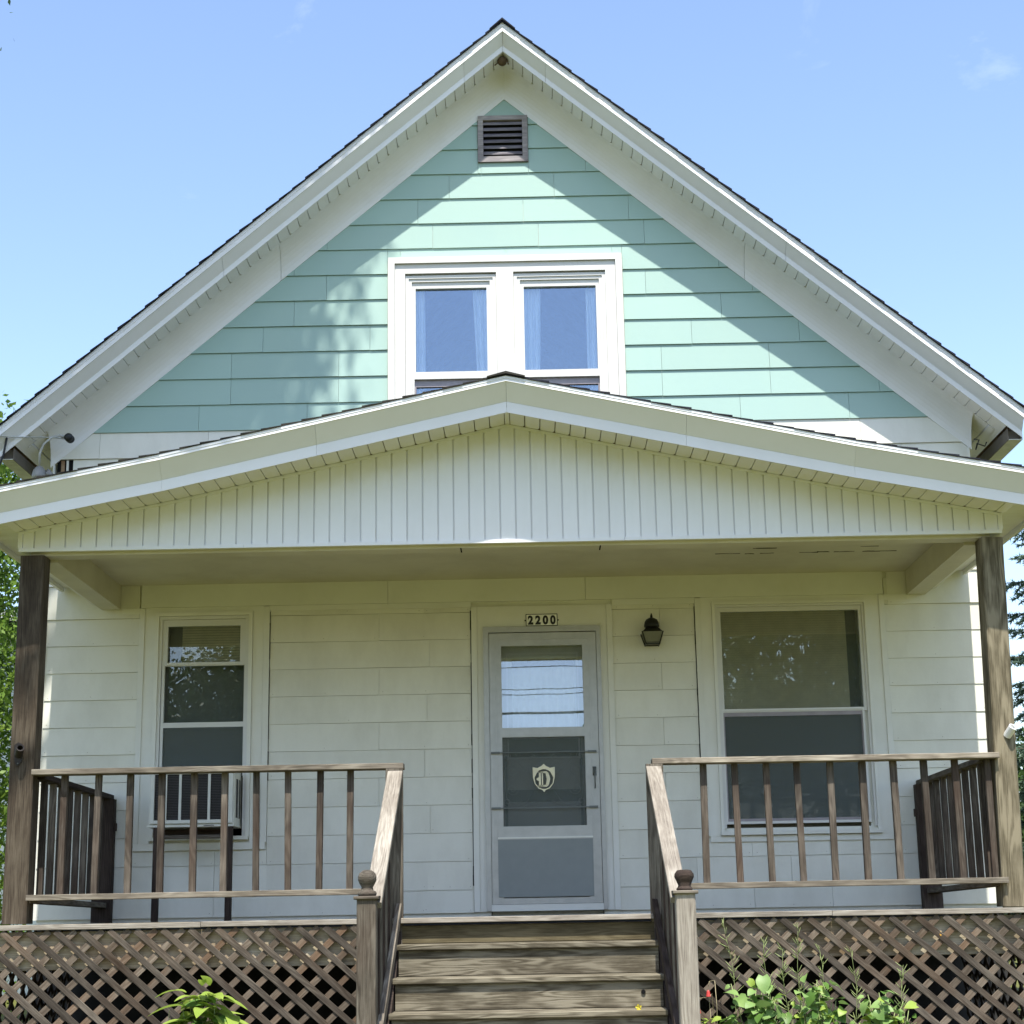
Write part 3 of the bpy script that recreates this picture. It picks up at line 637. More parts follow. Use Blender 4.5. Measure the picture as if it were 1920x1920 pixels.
# scroll grille with the shield
gr = MB()
for z in (1.281, 0.845): gr.box(-0.19, 0.642, -0.052, -0.044, z-0.004, z+0.004); gr.box(-0.195, -0.125, -0.054, -0.031, z-0.008, z+0.008); gr.box(0.575, 0.645, -0.054, -0.031, z-0.008, z+0.008)
grille = gr.build('grille', M['greyiron'], sd_o)
def spiral(cx, cz, r0, turns, a0, sgn, n=26):
    return [(cx+sgn*r0*(1-0.8*i/n)*math.cos(a0+turns*2*math.pi*i/n), -0.048, cz+r0*(1-0.8*i/n)*math.sin(a0+turns*2*math.pi*i/n)) for i in range(n+1)]
mb = MB()
for s in (-1, 1):
    c0 = 0.222
    for (dx, z, r, t, a) in ((0.09, 1.235, 0.030, 1.4, 1.6), (0.25, 1.135, 0.052, 1.5, 0.3), (0.25, 0.99, 0.05, 1.5, 3.0), (0.29, 1.25, 0.03, 1.3, 2.2), (0.29, 0.89, 0.035, 1.3, 4.4)):
        mb.tube(spiral(c0+s*dx, z, r, t, a, s), 0.0017, 4)
    arc = [(0.02, 1.275), (0.03, 1.215), (0.075, 1.17), (0.12, 1.14)]
    mb.tube([(c0+s*x, -0.048, z) for x, z in ((0.22, 1.27), (0.20, 1.20), (0.15, 1.14), (0.09, 1.115))], 0.0017, 4)
    mb.tube([(c0+s*x, -0.048, z) for x, z in ((0.30, 1.22), (0.31, 1.08), (0.30, 0.93), (0.26, 0.86), (0.18, 0.85), (0.06, 0.90))], 0.0017, 4)
    mb.tube([(c0+s*x, -0.048, z) for x, z in ((0.085, 0.975), (0.13, 0.90), (0.20, 0.87))], 0.0017, 4)
o = mb.build('scroll_wire', M['greyiron'], grille)
# shield plate with the initial, both pieces cut out of flat metal
sh = [(-0.088, 0.10), (-0.05, 0.092), (-0.018, 0.108), (0.0, 0.125), (0.018, 0.108), (0.05, 0.092), (0.088, 0.10), (0.087, 0.02), (0.074, -0.03), (0.045, -0.068), (0.015, -0.080), (0.0, -0.098), (-0.015, -0.080), (-0.045, -0.068), (-0.074, -0.03), (-0.087, 0.02)]
inn = []
for (x, z) in sh:
    d = math.hypot(x, z-0.005); k = 0.066/d
    ang = math.atan2(z-0.005, x); inn.append((0.075*math.cos(ang), 0.005+0.078*math.sin(ang)))
mb = MB(); n = len(sh); cx, cz = 0.222, 1.062
vs = [(cx+x, y, cz+z) for y in (-0.060, -0.054) for ring in (sh, inn) for x, z in ring]
fs = []
for i in range(n):
    j = (i+1) % n
    fs += [(i, i+n, j+n, j), (2*n+i, 2*n+j, 3*n+j, 3*n+i), (i, j, 2*n+j, 2*n+i), (n+i, 3*n+i, 3*n+j, n+j)]
mb.add(vs, fs); shield = fixn(mb.build('shield_plate', M['cream'], grille))
mb = MB()
def pl(pts): mb.prism([(cx+x, cz+z) for x, z in pts], -0.0605, -0.0545)
pl([(-0.048, 0.066), (-0.040, 0.050), (-0.040, -0.040), (-0.048, -0.056), (-0.024, -0.056), (-0.024, 0.066)])
pl([(-0.017, 0.066), (-0.017, -0.056), (-0.007, -0.056), (-0.007, 0.066)])
pl([(-0.052, 0.0665), (0.020, 0.0665), (0.036, 0.054), (0.030, 0.047), (-0.052, 0.058)])
pl([(-0.052, -0.0565), (-0.052, -0.048), (0.030, -0.037), (0.036, -0.044), (0.020, -0.0565)])
pl([(0.014, 0.050), (0.036, 0.0535), (0.044, 0.030), (0.050, 0.005), (0.044, -0.020), (0.036, -0.0435), (0.014, -0.040), (0.022, 0.005)])
pl([(-0.058, 0.012), (-0.040, 0.020), (-0.040, -0.010), (-0.058, -0.002)])
mb.build('initial_letter', M['cream'], shield)

# ---- gable vent
mb = MB(); frame_rect(mb, -0.233, 0.199, 6.378, 6.812, 0.046, -0.034, 0.011, wb=0.05, wt=0.042)
gv = mb.build('gable_vent', M['ventwood'], house)
Box('vent_back', M['dark'], gv, -0.187, 0.153, 0.002, 0.0115, 6.43, 6.77)
for i in range(6):
    z = 6.445+0.056*i
    MB().add([(-0.186, -0.028, z), (0.152, -0.028, z), (0.152, -0.002, z+0.034), (-0.186, -0.002, z+0.034), (-0.186, -0.028, z+0.010), (0.152, -0.028, z+0.010), (0.152, -0.002, z+0.042), (-0.186, -0.002, z+0.042)],
             [(0, 3, 2, 1), (4, 5, 6, 7), (0, 1, 5, 4), (1, 2, 6, 5), (2, 3, 7, 6), (3, 0, 4, 7)]).build('louver', M['louver'], gv)

# ---- main roof, rakes and eaves
XE = 4.16
roof = None
mb = MB()
for s in (1, -1):
    m2 = sweep_x([(-0.39, 0.12), (HB+0.3, 0.12), (HB+0.3, 0.221), (-0.39, 0.221)], [0.0, 4.145], L, s); mb.add(m2.v, m2.f)
roof = fixn(mb.build('roof', M['lath'], house))
step = 0.109
for s in (1, -1):
    x1 = XE+0.02; k = 0
    while x1 > 0.02:
        x0 = max(0.0, x1-step); j = random.uniform(-.003, .003)
        zz = lambda x, d: L(x)+d
        ya, yb = -0.484+random.uniform(-0.004, 0.004), HB+0.35
        vs = [(s*x1, ya, zz(x1, .2235)), (s*x0, ya, zz(x0, .2235)), (s*x0, ya, zz(x0, .230)), (s*x1, ya, zz(x1, .243+j)),
              (s*x1, yb, zz(x1, .2235)), (s*x0, yb, zz(x0, .2235)), (s*x0, yb, zz(x0, .230)), (s*x1, yb, zz(x1, .243+j))]
        fixn(MB().add(vs, [(0, 1, 2, 3), (4, 7, 6, 5), (0, 4, 5, 1), (1, 5, 6, 2), (2, 6, 7, 3), (3, 7, 4, 0)]).build('shingle_course', M['shingle'], roof))
        x1 = x0; k += 1
cap = MB().prism([(-0.11, L(0.11)+0.246), (0, L(0)+0.254), (0.11, L(0.11)+0.246), (0.11, L(0.11)+0.235), (0, L(0)+0.236), (-0.11, L(0.11)+0.235)], -0.492, HB+0.36).build('ridge_cap', M['shingle'], roof)
cove = [(-0.0, -0.268), (-0.014, -0.268)] + [(-0.167+0.153*math.cos(t), -0.255+0.255*math.sin(t)) for t in [math.pi/2*i/9 for i in range(10)]] + [(-0.167, 0.03), (0.0, 0.03)]
fas = [(-0.3625, 0.0), (-0.372, 0.0), (-0.374, 0.050), (-0.380, 0.058), (-0.452, 0.139), (-0.3625, 0.139)]
drip = [(-0.461, 0.142), (-0.456, 0.139), (-0.40, 0.145), (-0.40, 0.222), (-0.463, 0.222), (-0.463, 0.188), (-0.459, 0.184)]
for s in (1, -1):
    for a, b2 in ((0, 2.02 if s > 0 else 1.93), (2.023 if s > 0 else 1.933, 3.83)):
        fixn(sweep_x(cove, [a, b2], L, s).build('cove_moulding', M['soffit'], house, smooth=False))
    cuts = [0, 0.36 if s > 0 else 0.335, 2.32 if s > 0 else 2.36, 4.15]
    for a, b2 in zip(cuts[:-1], cuts[1:]):
        fixn(sweep_x(fas, [a+0.001, b2-0.001], L, s).build('fascia', M['fascia'], house))
    dcut = [0, 1.9, 4.155]
    for a, b2 in zip(dcut[:-1], dcut[1:]):
        fixn(sweep_x(drip, [a, b2-0.001], L, s).build('drip_edge', M['fascia'], house))
# rake soffit in single panels, each with a notch that leaves a dark slot end
sofp = Box('rake_soffit', M['dark'], house, -0.02, 0.02, -0.30, -0.2, L(0)+0.03, L(0)+0.04)

for s in (1, -1):
    x = 0.0; i = 0
    while x < 4.0:
        xa, xb = x+0.002, min(x+0.0835, 4.09)-0.002
        pts = [(xa, -0.3630), (xb, -0.3630), (xb, -0.192), (xb-0.012, -0.1665), (xa+0.002, -0.1665)]
        sag = random.uniform(0, 0.003)
        ring0 = [(s*px, py, L(px)+0.001-sag*(0.5+0.5*math.sin(px*20))) for px, py in pts]; ring1 = [(s*px, py, L(px)+0.012) for px, py in pts]
        fixn(MB().loops([ring0, ring1]).build('soffit_panel', M['soffit'], sofp)); x += 0.0835; i += 1
# side eaves: soffit panels, sub fascia and gutter, running the depth of the house
for s in (1, -1):
    def ebox(name, mat, par, x0, x1, y0, y1, z0, z1): return Box(name, mat, par, s*x0, s*x1, y0, y1, z0, z1)
    es = sweep_x([(-0.160, 0.016), (HB, 0.016), (HB, 0.024), (-0.160, 0.024)], [3.80, 4.035], L, s).build('eave_soffit', M['soffit'], house); fixn(es)
    y = -0.160
    while y < HB:
        y2 = min(y+0.30, HB)
        fixn(sweep_x([(y+0.003, 0.002), (y2-0.003, 0.002), (y2-0.003, 0.015), (y+0.003, 0.015)], [3.816, 3.942], L, s).build('soffit_panel', M['soffit'], es)); y = y2
    fixn(sweep_x([(-0.160, -0.008), (HB, -0.008), (HB, 0.015), (-0.160, 0.015)], [3.946, 3.985], L, s).build('eave_board', M['soffit'], house))
    fixn(sweep_x([(-0.360, 0.002), (HB, 0.002), (HB, 0.015), (-0.360, 0.015)], [3.987, 4.030], L, s).build('eave_fascia', M['soffit'], house))
    g = ebox('gutter', M['gutter'], house, 4.046, 4.152, -0.34, HB, 3.700, 3.706)
    ebox('gutter_back', M['gutter_dark'], g, 4.040, 4.0455, -0.34, HB, 3.698, 3.795)
    ebox('gutter_face', M['gutter'], g, 4.1525, 4.158, -0.34, HB, 3.700, 3.82)
    ebox('gutter_liner', M['gutter_dark'], g, 4.046, 4.152, -0.30, -0.29, 3.7065, 3.79)

# ------------------------------------------------------------------ PORCH
porch = thing('porch', 'front porch with low gabled roof over white boards, wooden deck and two posts', 'porch', (0, -1.1, -1.1))
PX = 3.42; YP = -2.10
def PL(x):                                      # porch soffit line; slope eases towards the eaves
    x = abs(x); z = 3.398
    return z - (0.2165*x if x < 2.35 else 0.2165*2.35 + 0.19*(x-2.35))
deck = Box('deck_frame', M['joist'], porch, -3.44, 3.40, -2.08, -2.03, -0.285, -0.036)
bw = 0.142
cutsx = [(-3.62, -2.062), (-2.059, -0.80), (-0.765, 0.93), (0.955, 2.062), (2.065, 3.58)]
for k in range(16):
    y1 = -2.25+bw*k
    for (a, b2) in cutsx:
        if y1+bw > 0.0: continue
        jz = random.uniform(-0.003, 0.003)
        board('deck_board', M['hrail'] if k == 0 else M['deck'], deck, (a, y1+bw/2-0.002, -0.007+jz), (b2, y1+bw/2-0.002, -0.007+jz+random.uniform(-.002, .002)), bw-0.006, 0.034)
board('rim_joist', M['joist'], deck, (-3.44, -2.175, -0.158), (-0.80, -2.175, -0.158), 0.04, 0.245)
board('rim_joist', M['joist'], deck, (0.96, -2.175, -0.158), (3.40, -2.175, -0.158), 0.04, 0.245)
for s in (-1, 1): board('rim_joist', M['joist'], deck, (s*3.40, -2.08, -0.158), (s*3.40, -0.01, -0.158), 0.04, 0.245)
for x in (-3.33, -1.0, 1.1, 3.30): board('deck_pier', M['darkwood'], deck, (x, -2.0, -1.25), (x, -2.0, -0.04), 0.13, 0.13)
pl_ = board('porch_post', M['postl'], porch, (-3.330, -2.02, 0.017), (-3.325, -2.02, 2.515), 0.165, 0.168, (0, 1, 0), 0.008)
pr_ = board('porch_post', M['post'], porch, (3.295, -2.01, 0.017), (3.350, -2.01, 2.515), 0.185, 0.150, (1, 0, 0), 0.010)
# the gable front, built up from single vertical boards between channels
zb = 2.543
gp = MB().prism([(-PX, zb), (PX, zb), (PX, PL(PX)-0.0), (0, PL(0)), (-PX, PL(PX))], YP+0.012, YP+0.05).build('gable_panel', M['board'], porch)
x = -0.06-0.1085*31
while x < PX-0.02:
    a, b2 = max(x+0.0055, -PX+0.024), min(x+0.103, PX-0.024)
    if b2-a > 0.01:
        t = 0.020
        poly = [(a, zb+0.022), (b2, zb+0.022), (b2, PL(b2)-t), (a, PL(a)-t)]
        if a < 0 < b2: poly = [(a, zb+0.022), (b2, zb+0.022), (b2, PL(b2)-t), (0, PL(0)-t), (a, PL(a)-t)]
        MB().prism(poly, YP-0.001-random.uniform(0, .0012), YP+0.0118).build('panel_board', M['board'], gp)
    x += 0.1085
for a, b2 in ((-3.42, -1.85), (-1.848, 0.80), (0.802, 3.42)):
    Box('base_channel', M['board'], gp, a, b2, YP-0.012, YP+0.0115, zb-0.004, zb+0.021)
for s in (1, -1):
    Box('corner_channel', M['board'], gp, s*3.398, s*3.428, YP-0.010, YP+0.0115, zb+0.0215, PL(3.41)-0.003)
    mbx = MB()
    for a, b2 in ((0, 2.35), (2.35, 3.398)):
        mbx.prism([(s*a, PL(a)-0.021), (s*b2, PL(b2)-0.021), (s*b2, PL(b2)-0.001), (s*a, PL(a)-0.001)], YP-0.010, YP+0.0115)
    mbx.build('top_channel', M['board'], gp)
# beams and ceiling
Box('front_beam', M['ceiling'], porch, -3.35, 3.35, YP+0.052, YP+0.19, 2.520, 2.70)
for s in (1, -1):
    Box('side_beam', M['ceiling'], porch, s*3.20, s*3.35, YP+0.192, -0.024, 2.500, 2.712)
ceil = Box('ceiling', M['ceiling'], porch, -3.199, 3.199, YP+0.191, -0.006, 2.697, 2.72)
for i in range(14):
    px, py, ln = 1.55+random.uniform(0, 1.25), -1.02+random.choice((0, 0.02, 0.16, 0.18))+random.uniform(-.01, .01), random.uniform(0.04, 0.22)
    pts = [(px+ln*t, py+random.uniform(-.006, .006)) for t in (0, .3, .6, 1)] + [(px+ln*t, py+0.012+random.uniform(-.004, .008)) for t in (1, .6, .3, 0)]
    MB().loops([[(a, b2, 2.6955) for a, b2 in pts], [(a, b2, 2.6968) for a, b2 in pts]]).build('paint_flake', M['darkwood'], ceil)
for px in (-0.345, 0.63): Box('bracket_slot', M['dark'], porch, px, px+0.009, YP+0.05, YP+0.19, 2.516, 2.5198)
# roof of the porch
YF = -2.50
mb = MB()
for s in (1, -1):
    for a, b2 in ((0.0, 2.35), (2.35, 3.66)):
        m2 = sweep_x([(YF+0.02, 0.075), (0.0, 0.075), (0.0, 0.196), (YF+0.02, 0.196)], [a, b2], PL, s); mb.add(m2.v, m2.f)
proof = fixn(mb.build('porch_roof', M['lath'], porch))
for s in (1, -1):
    x1 = 3.72
    while x1 > 0.02:
        x0 = max(0.0, x1-0.137); j = random.uniform(-.004, .006)
        ya = YF-0.112+random.uniform(-0.003, 0.003)
        dz = lambda x, d: PL(x)+d
        vs = [(s*x1, ya, dz(x1, .1985)), (s*x0, ya, dz(x0, .1985)), (s*x0, ya, dz(x0, .204)), (s*x1, ya, dz(x1, .213+j*0.6)),
              (s*x1, 0.0, dz(x1, .1985)), (s*x0, 0.0, dz(x0, .1985)), (s*x0, 0.0, dz(x0, .204)), (s*x1, 0.0, dz(x1, .213+j*0.6))]
        fixn(MB().add(vs, [(0, 1, 2, 3), (4, 7, 6, 5), (0, 4, 5, 1), (1, 5, 6, 2), (2, 6, 7, 3), (3, 7, 4, 0)]).build('shingle_course', M['shingle_g'] if s < 0 else M['shingle'], proof))
        x1 = x0
MB().prism([(-0.13, PL(0.13)+0.218), (0, PL(0)+0.225), (0.13, PL(0.13)+0.218), (0.13, PL(0.13)+0.208), (0, PL(0)+0.208), (-0.13, PL(0.13)+0.208)], YF-0.126, 0.0).build('ridge_cap', M['shingle_g'], proof)
lip = [(YF+0.012, -0.031), (YF, -0.032), (YF, 0.045), (YF+0.03, 0.045), (YF+0.03, 0.0), (YF+0.012, 0.0)]
crown = [(YF-0.002, 0.0455), (YF-0.098, 0.158), (YF+0.018, 0.158), (YF+0.018, 0.0455)]
pdrip = [(YF-0.104, 0.160), (YF-0.10, 0.158), (YF-0.02, 0.161), (YF-0.02, 0.1975), (YF-0.106, 0.1975), (YF-0.106, 0.180), (YF-0.102, 0.178)]
for s in (1, -1):
    cut = [0.0, 1.30 if s < 0 else 1.22, 2.35, 3.69]
    for a, b2 in zip(cut[:-1], cut[1:]):
        xs = [a+0.0008, b2-0.0008]
        if b2 != 2.35: fixn(sweep_x(lip, xs, PL, s).build('fascia', M['fascia'], porch)); fixn(sweep_x(crown, xs, PL, s).build('crown_board', M['fascia'], porch))
        else:
            fixn(sweep_x(lip, [a+0.0008, b2-0.0002], PL, s).build('fascia', M['fascia'], porch)); fixn(sweep_x(crown, [a+0.0008, b2-0.0002], PL, s).build('crown_board', M['fascia'], porch))
        fixn(sweep_x(pdrip, [a, b2-0.0003], PL, s).build('drip_edge', M['fascia'], porch))
psf = MB().prism([(-0.016, PL(0.016)), (0, PL(0)), (0.016, PL(0.016)), (0.016, PL(0)+0.012), (-0.016, PL(0)+0.012)], YF+0.0305, YP-0.012).build('porch_soffit', M['soffit'], porch)
for s in (1, -1):
    x = 0.018
    while x < 3.40:
        xa, xb = x+0.003, min(x+0.1052, 3.45)-0.003
        pts = [(xa, YF+0.0305), (xb, YF+0.0305), (xb, YP-0.045), (xb-0.012, YP-0.012), (xa+0.006, YP-0.012), (xa, YP-0.02)]
        fixn(MB().loops([[(s*px, py, PL(px)+0.0) for px, py in pts], [(s*px, py, PL(px)+0.012) for px, py in pts]]).build('soffit_panel', M['soffit'], psf)); x += 0.1052
    # eave soffit along the sides, boards run across
    y = YF+0.03
    while y < -0.05:
        y2 = min(y+0.105, -0.03)
        Box('soffit_panel', M['soffit'], psf, s*3.432, s*3.665, y+0.002, y2-0.002, 2.690, 2.702); y = y2
    Box('eave_fascia', M['fascia'], porch, s*3.667, s*3.690, YF+0.031, -0.03, 2.655, PL(3.69)+0.19)
    Box('side_header', M['soffit'], porch, s*3.352, s*3.430, YP+0.052, -0.03, 2.545, 2.715)

# ------------------------------------------------------------------ railings
BX = {-1: [-3.042, -2.813, -2.594, -2.379, -2.16, -1.953, -1.738, -1.523, -1.309, -1.105], 1: [1.28, 1.497, 1.71, 1.917, 2.137, 2.353, 2.566, 2.772, 2.981, 3.197]}
for s, lab in ((-1, 'weathered brown porch railing in front of the narrow window and air conditioner'), (1, 'weathered brown porch railing in front of the wide window')):
    x0, x1 = (-3.246, -0.74) if s < 0 else (0.935, 3.262)
    zt = 1.028 if s < 0 else 1.026
    r = thing('porch_railing', lab, 'railing', ((x0+x1)/2, YP, 0.017), 'porch railings')
    board('top_rail', M['railbar'], r, (x0, YP+0.025, zt-0.016), (x1, YP+0.025, zt-0.018), 0.145, 0.037)
    bx0, bx1 = (-3.244, -0.90) if s < 0 else (1.06, 3.256)
    board('bottom_rail', M['railbar'], r, (bx0, YP+0.015, 0.185), (bx1, YP+0.015, 0.188), 0.120, 0.038)
    for x in BX[s]:
        lean = random.uniform(-0.004, 0.004)
        board('baluster', M['baluster'], r, (x+lean, YP+0.048, 0.206), (x-lean, YP+0.048, zt-0.037), 0.043+random.uniform(-.002, .002), 0.040, (0, 1, 0), roll=random.uniform(-.05, .05))
for s, lab in ((-1, 'porch side railing between the left post and the house wall'), (1, 'porch side railing between the right post and the house wall')):
    xc = -3.245 if s < 0 else 3.215
    r = thing('porch_railing', lab, 'railing', (xc, -1.0, 0.017), 'porch railings')
    board('top_rail', M['darkwood'] if s < 0 else M['rail'], r, (xc, YP+0.10, 0.995), (xc, -0.03, 0.985), 0.10, 0.038)
    board('bottom_rail', M['rail'], r, (xc, YP+0.06, 0.17), (xc, -0.03, 0.15), 0.10, 0.038)
    for k in range(8):
        y = -1.82+0.222*k
        board('baluster', M['baluster'], r, (xc+s*0.0, y, 0.19), (xc, y, 0.972), 0.043, 0.040, (0, 1, 0))
    board('wall_post', M['darkwood'], r, (xc-0.005*s, -0.105, 0.017), (xc-0.005*s, -0.105, 0.966), 0.150, 0.09, (0, 1, 0))  # dark wood paints in the shade on the posts' faces
    board('post_block', M['darkwood'], r, (xc-s*0.086, -0.10, 0.72), (xc-s*0.086, -0.10, 0.78), 0.018, 0.05, (0, 1, 0))

# ------------------------------------------------------------------ steps
st = thing('porch_steps', 'weathered wooden steps leading up to the porch door', 'steps', (0.08, -2.9, -1.1))
TR = [(-2.53, -0.172), (-2.81, -0.370), (-3.09, -0.565), (-3.37, -0.76), (-3.65, -0.955)]
prevY = -2.12
for k, (yf, zc) in enumerate(TR):
    back = prevY
    ztop = -0.037 if k == 0 else TR[k-1][1]-0.018
    yr = (-2.198 if k == 0 else TR[k-1][0]+0.030)
    board('riser', M['deck'] if k == 0 else M['step'], st, (-0.745+0.0*k, yr+0.012, (ztop+zc+0.019)/2), (0.905, yr+0.012, (ztop+zc+0.019)/2), 0.022, ztop-zc-0.02-0.002)
    w = yr-yf-0.004
    board('tread', M['step'], st, (-0.757-0.002*k, yf+0.07, zc), (0.918-0.006*k, yf+0.07, zc), 0.138, 0.036, ch=0.006)
    board('tread', M['step'], st, (-0.75, yf+0.143+(w-0.143)/2, zc+0.001), (0.912, yf+0.143+(w-0.143)/2, zc+0.001), max(0.05, w-0.143), 0.036, ch=0.006)
for s, xx in ((-1, -0.772), (1, 0.928)):
    MB().add([(xx-0.018, -2.14, -0.04), (xx+0.018, -2.14, -0.04), (xx+0.018, -3.70, -0.98), (xx-0.018, -3.70, -0.98), (xx-0.018, -2.14, -0.42), (xx+0.018, -2.14, -0.42), (xx+0.018, -3.70, -1.36), (xx-0.018, -3.70, -1.36)],
             [(0, 1, 2, 3), (4, 7, 6, 5), (0, 4, 5, 1), (1, 5, 6, 2), (2, 6, 7, 3), (3, 7, 4, 0)]).build('stringer', M['darkwood'], st)
MB().lathe((0.783, -2.785, -0.455), [(0.014, -0.004), (0.014, 0.004)], 10, 'y').build('knot_hole', M['dark'], st)

for s, lab in ((-1, 'sloping stair handrail with ball topped newel post, left side of the steps'), (1, 'sloping stair handrail with worn newel finial, right side of the steps')):
    xc = -0.842 if s < 0 else 0.990
    h = thing('stair_railing', lab, 'railing', (xc, -2.9, -1.1), 'stair railings')
    board('deck_post', M['rail'], h, (xc+s*-0.045, -2.17, -0.28), (xc-s*0.045, -2.17, 0.988), 0.115, 0.05, (0, 1, 0))
    npost = board('newel_post', M['hrail'] if s > 0 else M['rail'], h, (xc, -3.60, -1.35), (xc, -3.60, 0.118), 0.112, 0.112, (0, 1, 0), 0.006)
    board('newel_cap', M['rail'], npost, (xc-0.072, -3.60, 0.128), (xc+0.072, -3.60, 0.128), 0.144, 0.020, ch=0.005)
    if s < 0: prof = [(0.050, 0.138), (0.056, 0.150), (0.050, 0.164), (0.036, 0.170), (0.033, 0.188), (0.044, 0.206), (0.053, 0.226), (0.054, 0.246), (0.046, 0.268), (0.026, 0.283), (0.002, 0.287)]
    else: prof = [(0.044, 0.138), (0.049, 0.146), (0.040, 0.156), (0.036, 0.165), (0.046, 0.190), (0.057, 0.215), (0.055, 0.232), (0.047, 0.243), (0.040, 0.252), (0.020, 0.255), (0.002, 0.255)]
    MB().lathe((xc, -3.60, 0), prof, 18).build('finial', M['rail'] if s < 0 else M['darkwood'], npost, smooth=True)
    xi = xc-s*0.035
    board('handrail', M['hrail'], h, (xc-s*0.052, -2.165, 0.968), (xc-s*0.030, -3.565, 0.085), 0.100, 0.038)
    board('lower_rail', M['rail'] if s < 0 else M['darkwood'], h, (xi-s*0.042, -2.20, 0.075), (xi-s*0.012, -3.62, -0.80), 0.036, 0.075)
    board('lower_rail', M['darkwood'], h, (xi+s*0.0, -2.20, 0.86), (xi+s*0.0, -3.56, 0.01), 0.036, 0.080)
    for k in range(7):
        y = -2.32-0.185*k; zt2 = 0.94+(y+2.165)*0.63
        board('baluster', M['darkwood'] if k % 2 else M['rail'], h, (xi+s*0.012, y, zt2-1.02), (xi+s*0.012, y, zt2-0.015), 0.038, 0.040, (0, 1, 0))

# ------------------------------------------------------------------ lattice skirts
def lattice(lab, x0, x1, side=None):
    t = thing('lattice_panel', lab, 'lattice', ((x0+x1)/2 if side is None else side, -2.2 if side is None else -1.1, -1.1), 'lattice skirts under the porch')
    ZT, ZB = -0.034, -1.10
    def put(a, slope, sgn, off, wdt):
        # line through (a, ZT) going down; clipped to the panel
        def X(z): return a + sgn*(ZT-z)/slope
        zs_, ze = ZT, ZB
        pts = []
        for z in (ZT, ZB): pts.append((X(z), z))
        (xa, za), (xb, zb_) = pts
        if xa > xb: xa, za, xb, zb_ = xb, zb_, xa, za
        if xb <= x0+0.02 or xa >= x1-0.02: return
        def at(x): return za+(zb_-za)*(x-xa)/(xb-xa)
        if xa < x0: za2 = at(x0); xa2 = x0
        else: xa2, za2 = xa, za
        if xb > x1: zb2 = at(x1); xb2 = x1
        else: xb2, zb2 = xb, zb_
        if abs(xb2-xa2) < 0.03: return
        if side is None: p, q, u = (xa2, off, za2), (xb2, off, zb2), (0, -1, 0)
        else: p, q, u = (side+(0.0 if off < -2.23 else -0.012)*(1 if side > 0 else -1), xa2, za2), (side+(0.0 if off < -2.23 else -0.012)*(1 if side > 0 else -1), xb2, zb2), (1, 0, 0)
        board('slat', M['lattice'] if off < -2.23 else M['lattice_rear'], t, p, q, wdt+random.choice((-.004, -.002, 0, .001)), 0.009, u, 0.0015)
    bs = 1.203 if x0 > 0 or side else -1.249
    k0 = int((x0-1.30-bs)/0.1765)-2; k1 = int((x1+1.30-bs)/0.1765)+3
    for k in range(k0, k1):
        j = random.uniform(-.004, .004)
        put((1.203 if x0 > 0 or side else -1.249)+0.1765*k+j, 0.86, 1, -2.236, 0.043)
        put((1.521 if x0 > 0 or side else -1.29)+0.1765*k+j, 0.93, -1, -2.226, 0.042)
    return t
lattice('wooden lattice skirt under the deck left of the steps', -3.60, -0.93)
lattice('wooden lattice skirt under the deck right of the steps', 1.05, 3.60)
lattice('wooden lattice closing the left end of the deck', -2.18, -0.05, side=-3.47)
lattice('wooden lattice closing the right end of the deck', -2.18, -0.05, side=3.43)

# ------------------------------------------------------------------ things on the wall and the posts
ln = thing('wall_lantern', 'black domed wall lantern with frosted panes right of the front door', 'lamp', (1.115, -0.02, 2.2))
LX, LY = 1.115, -0.115
MB().box(LX-0.035, LX+0.035, -0.030, -0.0185, 2.14, 2.28).tube([(LX, -0.030, 2.27), (LX, -0.07, 2.30), (LX, LY, 2.285)], 0.011).build('arm', M['lampblack'], ln, smooth=False)
MB().lathe((LX, LY, 0), [(0.052, 2.252), (0.062, 2.262), (0.062, 2.275), (0.057, 2.298), (0.045, 2.320), (0.022, 2.332), (0.009, 2.338), (0.012, 2.346), (0.007, 2.360), (0.003, 2.372)], 20).build('dome', M['lampblack'], ln, smooth=True)
MB().lathe((LX, LY, 0), [(0.103, 2.210), (0.112, 2.214), (0.070, 2.248), (0.052, 2.256)], 4, ph=math.pi/4).build('brim', M['lampblack'], ln)
q = math.sqrt(2)
MB().lathe((LX, LY, 0), [(0.052*q, 2.122), (0.082*q, 2.212)], 4, ph=math.pi/4).build('pane', M['frost'], ln)
fr = MB()
for sx in (-1, 1):
    for sy in (-1, 1):
        fr.tube([(LX+sx*0.053, LY+sy*0.053, 2.112), (LX+sx*0.084, LY+sy*0.084, 2.214)], 0.0075, 4)
for z, r in ((2.116, 0.054), (2.128, 0.056)):
    for a, b2 in (((-1, -1), (1, -1)), ((1, -1), (1, 1)), ((1, 1), (-1, 1)), ((-1, 1), (-1, -1))):
        fr.tube([(LX+a[0]*r, LY+a[1]*r, z), (LX+b2[0]*r, LY+b2[1]*r, z)], 0.006 if z < 2.12 else 0.003, 4)
fr.build('cage', M['lampblack'], ln, smooth=False)

